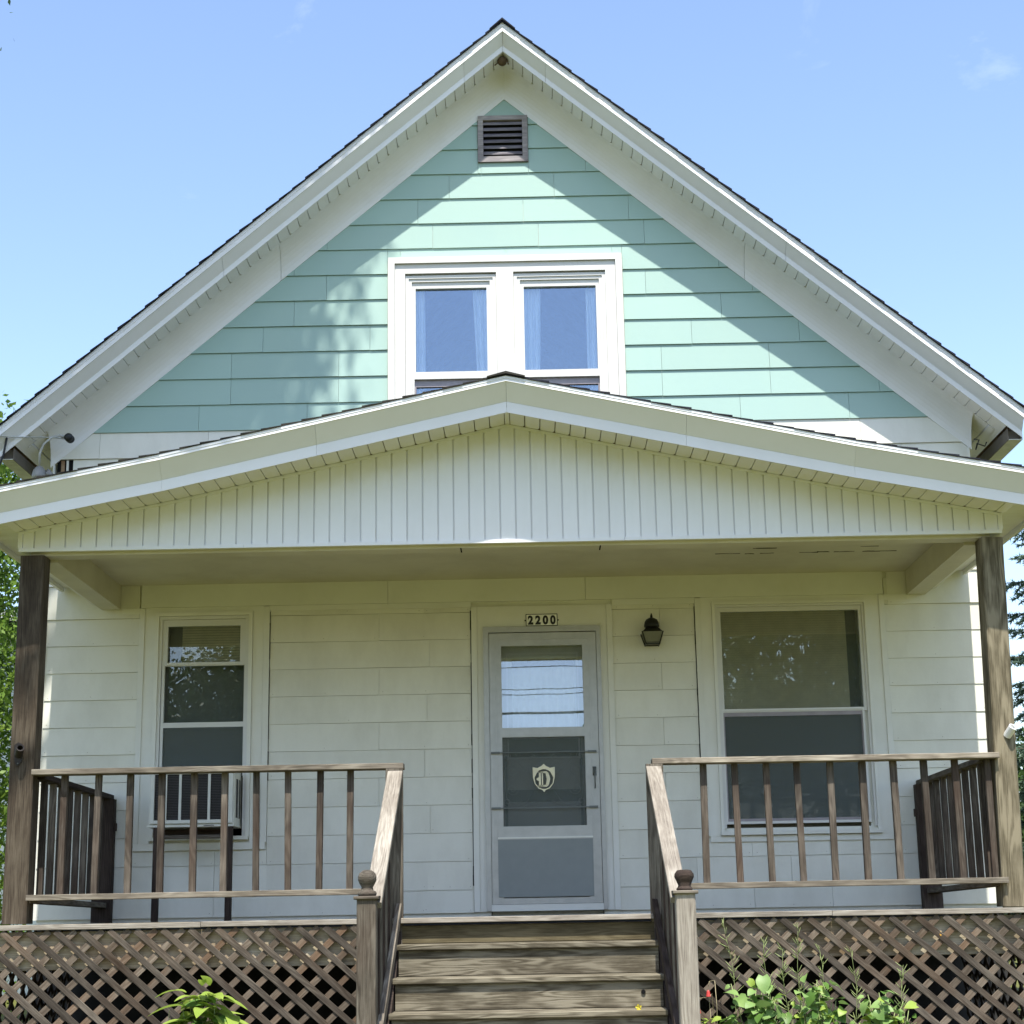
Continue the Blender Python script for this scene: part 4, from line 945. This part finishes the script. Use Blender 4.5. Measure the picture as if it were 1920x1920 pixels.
nm = thing('house_number_sign', 'white plaque reading 2200 in black digits above the door', 'sign', (0.231, -0.02, 2.30))
Box('plaque', M['digit'], nm, 0.102, 0.360, -0.0165, -0.0105, 2.301, 2.401)
Box('plaque_face', M['plaque'], nm, 0.108, 0.354, -0.0195, -0.0168, 2.307, 2.395)
Box('screw_tab', M['digit'], nm, 0.092, 0.1015, -0.0150, -0.0105, 2.344, 2.354)
Box('screw_tab', M['digit'], nm, 0.3605, 0.370, -0.0150, -0.0105, 2.344, 2.354)
for i, ch_ in enumerate('2200'):
    cu = bpy.data.curves.new('digit', 'FONT'); cu.body = ch_; cu.size = 0.094; cu.align_x = 'CENTER'; cu.extrude = 0.001; cu.offset = 0.0048
    tmp = bpy.data.objects.new('tmp', cu); C.objects.link(tmp); bpy.context.view_layer.update()
    me = bpy.data.meshes.new_from_object(tmp.evaluated_get(bpy.context.evaluated_depsgraph_get()))
    bpy.data.objects.remove(tmp)
    me.transform(Matrix.Translation((0.141+0.0605*i, -0.0206, 2.318)) @ Matrix.Rotation(math.pi/2, 4, 'X') @ Matrix.Diagonal((0.88, 1.0, 1.0, 1.0)))
    me.materials.clear(); me.materials.append(M['digit'])
    reg(bpy.data.objects.new('digit', me), nm)

ac = thing('air_conditioner', 'cream window air conditioner with dark grille behind the railing', 'air conditioner', (-2.52, -0.1, 0.70))
acb = MB(); acb.box(-2.853, -2.192, -0.29, 0.10, 0.745, 1.165); acb.build('case', M['acbody'], ac)
Box('grille_back', M['acdark'], ac, -2.812, -2.250, -0.2955, -0.2905, 0.785, 1.135)
mb = MB(); z = 0.793
while z < 1.13: mb.box(-2.810, -2.252, -0.3045, -0.2960, z, z+0.0035); z += 0.0125
o = mb.build('louver_fins', M['acfin'], ac); o['kind'] = 'stuff'
for x in (-2.845, -2.735, -2.622, -2.508, -2.396): 
    if x > -2.84: Box('grille_bar', M['acbody'], ac, x, x+0.020, -0.314, -0.305, 0.782, 1.14)
mb = MB(); frame_rect(mb, -2.845, -2.202, 0.757, 1.165, 0.032, -0.318, -0.2905, wb=0.026, wt=0.03); mb.box(-2.286, -2.235, -0.318, -0.2905, 0.783, 1.135); mb.build('front_frame', M['acbody'], ac)
Box('side_vent', M['acdark'], ac, -2.1925, -2.1905, -0.22, -0.03, 0.80, 1.10)
Box('side_vent_bar', M['acbody'], ac, -2.1915, -2.187, -0.130, -0.115, 0.80, 1.10)
Box('base_pan', M['acbody'], ac, -2.862, -2.186, -0.325, 0.10, 0.730, 0.7445)
Box('maker_plate', M['acfin'], ac, -2.42, -2.34, -0.3265, -0.3252, 0.735, 0.741)
acs = thing('ac_stand', 'dark wooden trestle propping the air conditioner from the deck', 'stand', (-2.5, -0.3, 0.017))
for x in (-2.785, -2.222): board('leg', M['darkwood'], acs, (x, -0.30, 0.017), (x, -0.30, 0.728), 0.045, 0.07, (0, 1, 0))
board('crosspiece', M['rail'], acs, (-2.762, -0.27, 0.655), (-2.245, -0.27, 0.655), 0.03, 0.03)
board('crosspiece', M['darkwood'], acs, (-2.762, -0.12, 0.70), (-2.245, -0.12, 0.70), 0.06, 0.04)

def bracket(name, label, x, y, z, mat, up_ang):
    t = thing(name, label, 'flag bracket', (x, y, z), 'flag pole brackets')
    MB().prism([(x-0.030, z+0.055), (x-0.004, z+0.072), (x+0.022, z+0.06), (x+0.026, z-0.05), (x+0.006, z-0.085), (x-0.010, z-0.085), (x-0.030, z-0.045)], y-0.008, y-0.0005).build('base_plate', mat, t)
    d = Vector((0.35, -math.cos(up_ang), math.sin(up_ang))).normalized(); p = Vector((x+0.004, y-0.010, z-0.01))
    a = d.orthogonal().normalized(); b2 = d.cross(a); rings = []
    for r, hh in ((0.028, 0.0), (0.028, 0.085), (0.019, 0.085), (0.019, 0.02)):
        rings.append([p+d*hh+(a*math.cos(2*math.pi*j/14)+b2*math.sin(2*math.pi*j/14))*r for j in range(14)])
    MB().loops(rings).build('socket', mat, t, smooth=False)
    MB().lathe((x, y-0.009, z-0.07), [(0.006, 0.004), (0.004, -0.004)], 8, 'y').build('screw', M['greyiron'], t)
    return t
bracket('flag_bracket', 'white metal flag pole bracket screwed to the right porch post', 3.335, -2.0855, 1.150, M['bracketw'], 0.75)
bracket('flag_bracket', 'rusty black flag pole bracket on the left porch post', -3.350, -2.1065, 1.145, M['bracketb'], 0.5)

# service drop at the left corner
ins = MB().lathe((-3.625, -0.175, 3.905), [(0.018, 0.0), (0.034, -0.012), (0.036, -0.03), (0.026, -0.05), (0.036, -0.068), (0.034, -0.088), (0.014, -0.10)], 14, 'y').build('insulator', M['cableb'], None, smooth=True)
tag(ins, 'round black spool insulator on the moulding at the left end of the gable', 'insulator')
wh = thing('weatherhead', 'grey metal service weatherhead above the left end of the porch roof', 'weatherhead', (-3.86, -0.30, 3.5))
MB().lathe((-3.85, -0.26, 0), [(0.052, 3.545), (0.060, 3.575), (0.050, 3.625), (0.026, 3.655), (0.004, 3.662)], 14).build('hood', M['weatherhead'], wh, smooth=True)
MB().tube([(-3.85, -0.26, 3.55), (-3.83, -0.22, 3.40), (-3.83, -0.12, 2.9)], 0.022, 8).build('mast', M['weatherhead'], wh)
MB().tube([(-3.80, -0.25, 3.61), (-3.76, -0.21, 3.58), (-3.74, -0.15, 3.54)], [0.04, 0.03, 0.022], 8).build('elbow', M['weatherhead'], wh)
sv = thing('service_cable', 'grey twisted service wire with loop down to the weatherhead', 'cable', (-3.7, -0.2, 3.9))
tw = []
for i in range(120):
    t = i/119; p = Vector((-14, -6.0, 4.55)).lerp(Vector((-3.665, -0.215, 3.905)), t); p.z -= 0.5*math.sin(math.pi*t)
    tw.append((p.x, p.y+0.004*math.cos(i*1.3), p.z+0.004*math.sin(i*1.3)))
MB().tube(tw, 0.0055, 5).build('strand', M['cable'], sv)
MB().tube([(-3.66, -0.22, 3.91), (-3.70, -0.24, 3.925), (-3.76, -0.27, 3.90), (-3.815, -0.29, 3.84), (-3.845, -0.29, 3.76), (-3.852, -0.27, 3.66)], 0.010, 6).build('loop', M['cable'], sv)
MB().tube([(-3.64, -0.21, 3.90), (-3.66, -0.22, 3.925), (-3.70, -0.24, 3.93), (-3.69, -0.23, 3.905), (-3.65, -0.22, 3.895)], 0.005, 5).build('tie_wire', M['cable'], sv)
bc = MB().tube([(-9, -3.8, 4.6), (-4.6, -0.62, 3.93), (-4.11, -0.42, 3.912), (-4.085, -0.41, 3.86), (-4.10, -0.42, 3.72), (-4.15, -0.44, 3.55), (-4.2, -0.42, 3.3)], 0.010, 6).build('black_cable', M['cableb'])
tag(bc, 'black cable dropping past the left gutter', 'cable')
rc = MB().tube([(3.83, -0.10, 3.78), (3.86, -0.14, 3.76), (3.83, -0.13, 3.68), (3.84, -0.14, 3.73), (3.90, -0.16, 3.70), (3.92, -0.14, 3.74)], 0.006, 5).build('wire_curl', M['cableb'])
tag(rc, 'curl of black wire at the right end of the gable', 'wire')
# mud nest in the peak
nb = MB(); rings = []
for i in range(7):
    a = math.pi*i/6
    rings.append([(-0.008+(0.042*math.sin(a)+0.002)*math.cos(t)*(1+0.25*mnoise.noise((3*math.cos(t), 3*math.sin(t), i))), -0.285+(0.05*math.sin(a)+0.002)*math.sin(t), 7.215-0.035*math.cos(a)*1.1-0.02) for t in [2*math.pi*j/10 for j in range(10)]])
nb.loops(rings); nb.tube([(-0.03, -0.29, 7.19), (-0.075, -0.27, 7.165)], 0.006, 5); nb.tube([(0.03, -0.30, 7.23), (0.045, -0.27, 7.17)], 0.006, 5)
nest = nb.build('mud_nest', M['nest']); tag(nest, 'small brown mud nest stuck in the peak of the gable soffit', 'nest')

# ------------------------------------------------------------------ plants
def leaf_mesh(name, mat, L0, W0, fold=0.25, droop=0.5, heart=False, n=7):
    vs, fs = [], []
    for i in range(n+1):
        t = i/n
        w = W0*(math.sin(math.pi*min(1, t*0.97+0.03))**0.75)*(1-0.35*t) if not heart else W0*math.sin(math.pi*min(1, 0.14+0.86*t))**0.8*(1-0.25*t)
        x = L0*t; z = -droop*L0*t*t
        vs += [(x-(0.12*L0 if heart and i == 0 else 0), -w, z+fold*w), (x, 0, z), (x-(0.12*L0 if heart and i == 0 else 0), w, z+fold*w)]
    for i in range(n):
        a = 3*i; fs += [(a, a+3, a+4, a+1), (a+1, a+4, a+5, a+2)]
    me = bpy.data.meshes.new(name); me.from_pydata(vs, [], fs); me.update()
    me.polygons.foreach_set('use_smooth', [True]*len(me.polygons)); me.materials.append(mat); return me
def put_leaf(me, parent, p, yaw_, pitch_, sc, roll_=0.0):
    o = bpy.data.objects.new('leaf', me)
    o.matrix_basis = Matrix.Translation(p) @ Matrix.Rotation(yaw_, 4, 'Z') @ Matrix.Rotation(-pitch_, 4, 'Y') @ Matrix.Rotation(roll_, 4, 'X') @ Matrix.Scale(sc, 4)
    C.objects.link(o); o.parent = parent; o.matrix_parent_inverse = WM[parent.name].inverted(); WM[o.name] = o.matrix_basis.copy(); return o
lm = [leaf_mesh('lime_leaf', M['lime'], 0.17, 0.045), leaf_mesh('lime_leaf', M['lime'], 0.15, 0.055, 0.15, 0.7), leaf_mesh('lime_leaf', M['lime'], 0.13, 0.04, 0.3, 0.9), leaf_mesh('lime_leaf', M['limed'], 0.13, 0.05, 0.2, 0.6)]
pt = thing('leafy_shrub', 'bright lime green leafy plant in front of the left lattice', 'plant', (-1.95, -2.62, -1.12))
mb = MB()
for k in range(19):
    a = -math.pi*(0.04+0.92*k/18); ex = 0.19*math.cos(a)*random.uniform(.55, 1.0)
    tip = Vector((-1.95+ex, -2.62-0.10*random.random(), -0.40-0.9*abs(ex)-random.uniform(0, 0.10)))
    b0 = Vector((-1.95+0.15*ex, -2.58, -1.14)); mid = b0.lerp(tip, 0.55)+Vector((ex*0.05, 0, 0.03))
    mb.tube([b0, mid, tip], [0.006, 0.005, 0.003], 5)
    for q2 in range(8):
        t = 0.45+0.55*q2/7; p = (b0.lerp(mid, t/0.55) if t < 0.55 else mid.lerp(tip, (t-0.55)/0.45))
        put_leaf(lm[3] if random.random() < 0.22 else random.choice(lm[:3]), pt, p, (math.pi if random.random() < (0.5-1.6*ex) else 0.0)+random.uniform(-1.25, 0.35)*(1 if random.random() < .75 else -1), random.uniform(-0.15, 0.65), random.uniform(0.7, 1.15), random.uniform(-.5, .5))
mb.build('stem', M['stalk'], pt)
for (x, z, yw, pi_, sc) in ((-2.05, -0.415, 3.0, 0.45, 1.15), (-2.03, -0.50, 3.1, 0.25, 1.4), (-1.95, -0.375, -1.4, 1.0, 0.8), (-1.905, -0.375, -1.8, 0.9, 0.8), (-1.86, -0.47, -0.2, 0.35, 1.2), (-1.93, -0.52, -1.6, 0.3, 1.25), (-2.02, -0.59, -2.6, 0.3, 1.2), (-1.84, -0.60, -0.9, 0.3, 1.25), (-1.98, -0.45, -2.2, 0.4, 1.0), (-1.90, -0.44, -1.0, 0.4, 1.1)):
    put_leaf(lm[random.randrange(3)], pt, (x, -2.72, z), yw, pi_, sc)
ds = MB().tube([(-2.185, -2.60, -1.13), (-2.180, -2.62, -0.70), (-2.170, -2.62, -0.515)], 0.0035, 5).build('dry_stem', M['straw'])
tag(ds, 'single dry pale stem left of the lime green plant', 'stem')

hm = [leaf_mesh('heart_leaf', M['mint'], 0.095, 0.046, 0.2, 0.35, True), leaf_mesh('heart_leaf', M['mint'], 0.075, 0.040, 0.1, 0.6, True), leaf_mesh('heart_leaf', M['limed'], 0.085, 0.042, 0.25, 0.3, True), leaf_mesh('heart_leaf', M['lime'], 0.065, 0.036, 0.2, 0.5, True)]
def herb(label, cx, cy, w, ztop, nl, group='leafy weeds by the right lattice'):
    t = thing('leafy_weed', label, 'plant', (cx, cy, -1.1), group); mb = MB()
    for k in range(nl//7):
        b0 = Vector((cx+random.uniform(-w, w)*0.5, cy+random.uniform(-.04, .06), -1.13)); u = random.uniform(-1, 1)
        b1 = Vector((cx+w*u, cy+random.uniform(-.10, .06), ztop-0.10*u*u-random.uniform(0, 0.20)))
        mid = b0.lerp(b1, 0.5)+Vector((random.uniform(-.02, .02), 0, 0.03)); mb.tube([b0, mid, b1], [0.005, 0.004, 0.0025], 5)
        for q2 in range(7):
            tt = 0.62+0.38*q2/6; p = b0.lerp(b1, tt)+Vector((random.uniform(-.05, .05), random.uniform(-.06, .02), random.uniform(-.02, .02)))
            put_leaf(random.choice(hm), t, p, -math.pi/2+random.uniform(-1.7, 1.7), random.uniform(-0.9, 0.6), random.choice((0.45, 0.6, 0.75, 0.9, 1.15)), random.uniform(-.9, .9))
    mb.build('stem', M['stalk'], t); return t
herb('wide leafed pale green weed nearest the right newel post', 1.46, -2.62, 0.17, -0.36, 126)
herb('pale green weed with light tips in the middle of the right lattice', 1.84, -2.62, 0.18, -0.37, 126)
herb('low pale green weed furthest right before the lattice', 2.27, -2.62, 0.19, -0.46, 98)
def seedstalk(label, x, y, zt, lean):
    t = thing('seed_stalk', label, 'plant', (x, y, -1.12), 'thin seed stalks by the right lattice')
    p0, p1 = Vector((x, y, -1.13)), Vector((x+lean, y, zt))
    pts = [p0.lerp(p1, i/8)+Vector((0.012*math.sin(i*1.3+x*9), 0, 0)) for i in range(9)]
    MB().tube(pts, [0.0035-0.0003*i for i in range(9)], 4).build('stem', M['stalk'], t)
    mb = MB()
    for i in range(30):
        tt = random.uniform(0.42, 1.0); p = p0.lerp(p1, tt)+Vector((0.012*math.sin(tt*8*1.3+x*9), 0, 0)); a = random.uniform(0, 6.28)
        d = Vector((math.cos(a), 0.6*math.sin(a), random.uniform(0.3, 1.3))).normalized(); l0 = random.uniform(0.045, 0.085)*(1.25-0.55*tt)
        mb.tube([p, p+d*l0*0.4, p+d*l0+Vector((0, 0, 0.008))], [0.0016, 0.0030, 0.0012], 3)
    o = mb.build('seed_pods', M['stalk'], t); o['kind'] = 'stuff'; return t
seedstalk('tallest seed stalk left of the others, leaning left against the lattice', 1.44, -2.50, -0.03, -0.11)
seedstalk('seed stalk rising straight between the two leafiest weeds', 1.62, -2.48, -0.16, -0.04)
seedstalk('tall straight seed stalk in front of the joint in the deck edge', 1.81, -2.47, -0.06, -0.02)
seedstalk('short bushy seed stalk right of the tall straight one', 1.74, -2.52, -0.22, -0.06)
seedstalk('leaning seed stalk above the light tipped weed', 1.97, -2.50, -0.20, -0.05)
seedstalk('lone short seed stalk above the furthest right weed', 2.14, -2.47, -0.22, 0.0)
seedstalk('smallest seed stalk at the right end of the weeds', 2.42, -2.50, -0.33, 0.02)
cb = thing('columbine', 'red columbine flowers on thin stems beside the right newel post', 'flower', (1.2, -2.6, -1.1))
mb = MB(); 
for (x, z, x2) in ((1.195, -0.46, 1.24), (1.13, -0.56, 1.20), (1.20, -0.54, 1.22)):
    mb.tube([(x2, -2.55, -1.13), (x2+0.01, -2.60, z-0.1), (x2, -2.63, z+0.06), (x+0.01, -2.65, z+0.055), (x, -2.65, z+0.02)], 0.0022, 4)
mb.build('stem', M['straw'], cb)
for (x, z) in ((1.195, -0.475), (1.13, -0.575)):
    MB().lathe((x, -2.65, z), [(0.003, 0.018), (0.009, 0.010), (0.012, -0.005), (0.015, -0.021), (0.006, -0.016), (0.002, 0.008)], 6).build('flower', M['flower'], cb)
for k in range(12):
    put_leaf(hm[3], cb, (1.16+random.uniform(-.06, .08), -2.62, -0.66+random.uniform(-.08, .06)), random.uniform(-3.2, 0), random.uniform(-.2, .6), 0.55)
yp = MB()
for k in range(5):
    a = k*1.256; yp.add([(0.733, -3.070, -0.532), (0.733+0.016*math.cos(a), -3.078, -0.532+0.016*math.sin(a)), (0.733+0.020*math.cos(a+.5), -3.074, -0.532+0.020*math.sin(a+.5)), (0.733+0.014*math.cos(a+1.0), -3.080, -0.532+0.014*math.sin(a+1.0))], [(0, 1, 2, 3)])
o = yp.build('yellow_blossom', M['yellow']); tag(o, 'tiny yellow blossom lying on a lower step, right side', 'flower')
me = leaf_mesh('fallen_leaf', M['orange'], 0.036, 0.011); o = bpy.data.objects.new('fallen_leaf', me); o.matrix_basis = Matrix.Translation((2.755, -2.222, -0.13)) @ Matrix.Rotation(-1.4, 4, 'Z') @ Matrix.Rotation(0.5, 4, 'Y')
reg(o, None); tag(o, 'orange leaf caught in the right lattice', 'leaf')

# ------------------------------------------------------------------ trees
def leaf_cloud(name, mat, parent, centers, radii, count, size, hang=0.0, seed=1):
    r = np.random.default_rng(seed); cs = np.array(centers, float); rs = np.array(radii, float)
    wgt = rs.prod(axis=1); idx = r.choice(len(cs), count, p=wgt/wgt.sum())
    d = r.normal(size=(count, 3)); d /= np.linalg.norm(d, axis=1)[:, None]
    rad = r.uniform(0.15, 1, count)**0.45
    p = cs[idx]+d*rs[idx]*rad[:, None]
    # break the lobes into leaf sprays
    cl = r.normal(size=(max(8, count//22), 3)); ci = r.integers(0, len(cl), count)
    anchor = p[r.integers(0, count, len(cl))]
    p = np.where((r.random(count) < 0.75)[:, None], anchor[ci]+r.normal(size=(count, 3))*size*1.9, p)
    ax = r.normal(size=(count, 3)); ax[:, 2] -= hang; ax /= np.linalg.norm(ax, axis=1)[:, None]
    n = r.normal(size=(count, 3))+np.array([0, 0, 0.9]); n -= ax*(n*ax).sum(1)[:, None]; n /= np.linalg.norm(n, axis=1)[:, None]
    sd_ = np.cross(ax, n); s = size*r.uniform(0.6, 1.3, count)[:, None]
    v = np.empty((count, 4, 3)); v[:, 0] = p; v[:, 1] = p+ax*s*0.5+sd_*s*0.27-n*s*0.05; v[:, 2] = p+ax*s; v[:, 3] = p+ax*s*0.5-sd_*s*0.27-n*s*0.05
    me = bpy.data.meshes.new(name); me.vertices.add(count*4); me.vertices.foreach_set('co', v.reshape(-1))
    me.loops.add(count*4); me.loops.foreach_set('vertex_index', np.arange(count*4)); me.polygons.add(count)
    me.polygons.foreach_set('loop_start', np.arange(count)*4); me.polygons.foreach_set('loop_total', np.full(count, 4)); me.update(calc_edges=True)
    me.materials.append(mat); return reg(bpy.data.objects.new(name, me), parent)
def trunk(parent, base, top, r0, limbs, seed=1):
    rd = random.Random(seed); mb = MB(); b0, t0 = Vector(base), Vector(top)
    mb.tube([b0.lerp(t0, i/5)+Vector((rd.uniform(-.08, .08), rd.uniform(-.08, .08), 0))*(i > 0) for i in range(6)], [r0*(1-0.16*i) for i in range(6)], 8)
    for e in limbs:
        e = Vector(e); s0 = b0.lerp(t0, rd.uniform(0.55, 0.95)); m_ = s0.lerp(e, 0.5)+Vector((0, 0, 0.25))
        mb.tube([s0, m_, e], [r0*0.35, r0*0.22, r0*0.07], 6)
    return mb.build('trunk', M['bark'], parent)
def tree(name, label, base, h, lobes, count, size, mat, r0=0.2, seed=1, hang=0.3, group=None):
    t = thing(name, label, 'tree', base, group)
    trunk(t, base, (base[0], base[1], base[2]+h*0.7), r0, [c for c, _ in lobes], seed)
    leaf_cloud('crown', mat, t, [c for c, _ in lobes], [r for _, r in lobes], count, size, hang, seed); return t
rd = random.Random(3)
def lobes(cx, cy, cz, rx, ry, rz, n, k=0.5, seed=3):
    q = random.Random(seed); out = [((cx, cy, cz), (rx*0.7, ry*0.7, rz*0.7))]
    for i in range(n):
        a = q.uniform(0, 6.28); e = q.uniform(-0.8, 1.0)
        out.append(((cx+rx*0.72*math.cos(a)*math.cos(e), cy+ry*0.72*math.sin(a)*math.cos(e), cz+rz*0.72*math.sin(e)), (rx*k*q.uniform(.6, 1), ry*k*q.uniform(.6, 1), rz*k*q.uniform(.5, .9))))
    return out
tree('leafy_tree', 'bright green leafy tree behind the left corner of the house', (-9.0, 7.5, -1.1), 7.6, lobes(-8.3, 7.0, 3.2, 2.75, 2.2, 3.4, 20, 0.42, 5) + [((-7.0, 6.8, z), (1.15, 1.3, 0.9)) for z in (-0.4, 0.8, 2.0, 3.2, 4.3)] + [((-6.9, 6.8, 5.3), (0.95, 1.0, 0.75)), ((-6.55, 6.6, 2.6), (0.75, 0.9, 1.6)), ((-6.55, 6.6, 0.4), (0.7, 0.9, 1.2)), ((-6.5, 6.6, 5.2), (0.55, 0.6, 0.5)), ((-6.75, 6.6, 5.8), (0.85, 1.0, 0.6))], 90000, 0.085, M['tree_l'], 0.2, 5)
# shade tree in the front yard, left of the frame; its crown dapples the left half of the gable
shade = thing('shade_tree', 'tall shade tree whose twig tip enters at the upper left', 'tree', (-8.5, -7.0, -1.3))
slobes = [((-5.8, -6.3, 14.6), (1.4, 1.7, 1.8)), ((-7.5, -7.0, 13.0), (2.2, 2.0, 2.0)), ((-7.8, -5.0, 15.0), (2.2, 2.0, 2.0))]
for (x, y, ds_, q2) in ((-1.75, -3.9, 4.9, .36), (-2.3, -4.3, 4.5, .50), (-2.9, -3.7, 5.3, .55), (-3.5, -4.2, 4.6, .55), (-4.1, -3.9, 4.6, .6), (-1.55, -4.9, 5.5, .30), (-2.1, -5.2, 5.0, .5), (-2.8, -5.0, 4.3, .5), (-3.4, -5.3, 5.0, .6), (-4.2, -5.1, 4.2, .65),
                        (-1.85, -5.8, 4.3, .36), (-2.5, -6.1, 5.2, .5), (-3.1, -5.9, 4.5, .55), (-3.8, -6.2, 4.4, .6)):
    slobes.append(((x, y, ds_+1.98*abs(y)), (q2, q2*0.8, q2)))
for (x, y) in ((-1.9, -6.4), (-2.6, -6.7), (-3.2, -6.3), (-3.8, -6.6)): slobes.append(((x, y, -2.0+1.98*abs(y)), (0.36, 0.14, 0.14)))
trunk(shade, (-8.5, -7.0, -1.6), (-7.6, -6.8, 11.0), 0.34, [c for c, _ in slobes] + [(-3.3, -4.1, 6.2)], 9)
leaf_cloud('crown', M['tree_d'], shade, [c for c, _ in slobes[:3]], [r for _, r in slobes[:3]], 15000, 0.15, 0.3, 11)
leaf_cloud('bough', M['tree_d'], shade, [c for c, _ in slobes[3:]], [r for _, r in slobes[3:]], 9500, 0.16, 0.3, 12)
leaf_cloud('twig', M['tree_d'], shade, [(-3.20, -4.0, 5.60), (-3.27, -4.0, 5.75)], [(0.04, 0.08, 0.07), (0.06, 0.1, 0.12)], 60, 0.05, 0.9, 4)
# spruce beyond the right corner
sp = thing('spruce_tree', 'blue green spruce with drooping branches beyond the right corner', 'tree', (7.6, 4.6, -1.1))
MB().tube([(7.6, 4.6, -1.3), (7.6, 4.6, 4.5), (7.62, 4.6, 8.6)], [0.20, 0.14, 0.03], 8).build('trunk', M['bark'], sp)
r = np.random.default_rng(21); bl_v = []; tw_pts = []
mb = MB()
z = -0.3
while z < 7.9:
    n_ = 10; ln_ = (2.75-0.07*z) if z < 4.6 else max(0.25, 2.43-0.62*(z-4.6))
    for k in range(n_):
        a = 2*math.pi*k/n_+r.uniform(0, 0.6)+z*3; l_ = ln_*r.uniform(0.8, 1.08); dr = 0.25+0.30*(1-z/8)
        pts = [np.array([7.6+math.cos(a)*l_*t, 4.6+math.sin(a)*l_*t, z-dr*l_*t*(1-0.55*t)]) for t in np.linspace(0, 1, 7)]
        mb.tube(pts, [0.022*(1-0.13*i) for i in range(7)], 4)
        if math.sin(a) > 0.75 and math.cos(a) > -0.2: continue
        for t in np.linspace(0.22, 1.0, 18):
            f = t*6; i0 = min(5, int(f)); p = pts[i0]+(pts[i0+1]-pts[i0])*(f-i0)
            for sgn in (-1, 1):
                tl = 0.34*(1.12-t)+0.10
                d = np.array([math.cos(a+sgn*0.85), math.sin(a+sgn*0.85), -0.42+r.uniform(-.12, .12)]); e = p+d*tl
                for u in np.linspace(0.0, 1, 9): tw_pts.append((p+(e-p)*u, d))
    z += 0.31
mb.build('branch', M['bark'], sp)
P_ = np.array([a for a, _ in tw_pts]); D_ = np.array([b2 for _, b2 in tw_pts]); rep = 7
P_ = np.repeat(P_, rep, 0); D_ = np.repeat(D_, rep, 0); cnt = len(P_)
dirs = D_/np.linalg.norm(D_, axis=1)[:, None]*0.8+r.normal(size=(cnt, 3))*0.55+np.array([0, 0, 0.1]); dirs /= np.linalg.norm(dirs, axis=1)[:, None]
sd2 = np.cross(dirs, r.normal(size=(cnt, 3))); sd2 /= np.linalg.norm(sd2, axis=1)[:, None]
ln2 = r.uniform(0.04, 0.075, cnt)[:, None]
v = np.empty((cnt, 3, 3)); v[:, 0] = P_-sd2*0.0085; v[:, 1] = P_+sd2*0.0085; v[:, 2] = P_+dirs*ln2
me = bpy.data.meshes.new('needles'); me.vertices.add(cnt*3); me.vertices.foreach_set('co', v.reshape(-1)); me.loops.add(cnt*3); me.loops.foreach_set('vertex_index', np.arange(cnt*3))
me.polygons.add(cnt); me.polygons.foreach_set('loop_start', np.arange(cnt)*3); me.polygons.foreach_set('loop_total', np.full(cnt, 3)); me.update(calc_edges=True); me.materials.append(M['spruce'])
reg(bpy.data.objects.new('needles', me), sp)

tree('leafy_bush', 'rounded dark green bush low behind the spruce at the right edge', (7.4, 9.5, -1.1), 2.4, lobes(7.6, 9.5, 0.7, 1.7, 1.4, 1.9, 12, 0.45, 61), 26000, 0.09, M['tree_d'], 0.1, 61)
# across the street: trees and wires that the window glass mirrors
for i, (x, y, h, w, lab) in enumerate(((-9.6, -36, 10.0, 4.2, 'dark street tree across the road, mirrored in the narrow window'), (8.3, -34, 14.5, 4.6, 'dark street tree across the road, mirrored in the wide window'),
                                  (-18, -38, 15, 6, 'far street tree at the left across the road'), (18, -38, 15, 6, 'far street tree at the right across the road'), (3.5, -44, 12.2, 1.7, 'small street tree across the road, mirrored in the door glass'))):
    tree('street_tree', lab, (x, y, -1.6), h*0.7, lobes(x, y, h*0.55-1.6+0.6, w, w*0.8, h*0.45, 12, 0.45, 30+i), 45000, 0.20, M['tree_d'], 0.25, 40+i, group='street trees across the road')
pw_ = thing('power_line', 'overhead power lines along the street, mirrored in the door glass', 'power line', (-20, -27, -1.6))
for x in (-20, 24): MB().tube([(x, -27, -1.8), (x, -27, 10.2)], [0.17, 0.11], 8).build('pole', M['bark'], pw_)
for zc, sag, rr in ((8.75, 0.3, 0.012), (8.2, 0.3, 0.012), (8.02, 0.25, 0.012), (7.65, 0.35, 0.035), (9.4, 0.3, 0.012)):
    MB().tube([(-20+44*t, -27, zc-sag*4*t*(1-t)) for t in [i/24 for i in range(25)]], rr, 4).build('wire', M['cableb'], pw_)

# neighbour house far left, one eave corner shows behind the left post
nh = thing('neighbour_house', 'pale neighbouring house whose eave shows behind the left post', 'house', (-12.5, 16, -1.1))
Box('wall', M['nwall'], nh, -17, -8.15, 12.4, 20, -1.3, 4.55)
MB().add([(-17.4, 12.0, 4.62), (-7.75, 12.0, 4.62), (-7.75, 20.4, 4.62), (-17.4, 20.4, 4.62), (-12.6, 13.6, 6.4), (-12.6, 18.8, 6.4)], [(0, 3, 2, 1), (0, 1, 4), (1, 2, 5, 4), (2, 3, 5), (3, 0, 4, 5)]).build('roof', M['shingle'], nh)
MB().box(-17.42, -7.73, 11.97, 12.0, 4.57, 4.72).box(-7.75, -7.72, 12.0, 20.4, 4.57, 4.72).build('gutter', M['gutter'], nh)
print('siding panels', sid_n, 'objects', len(bpy.data.objects))
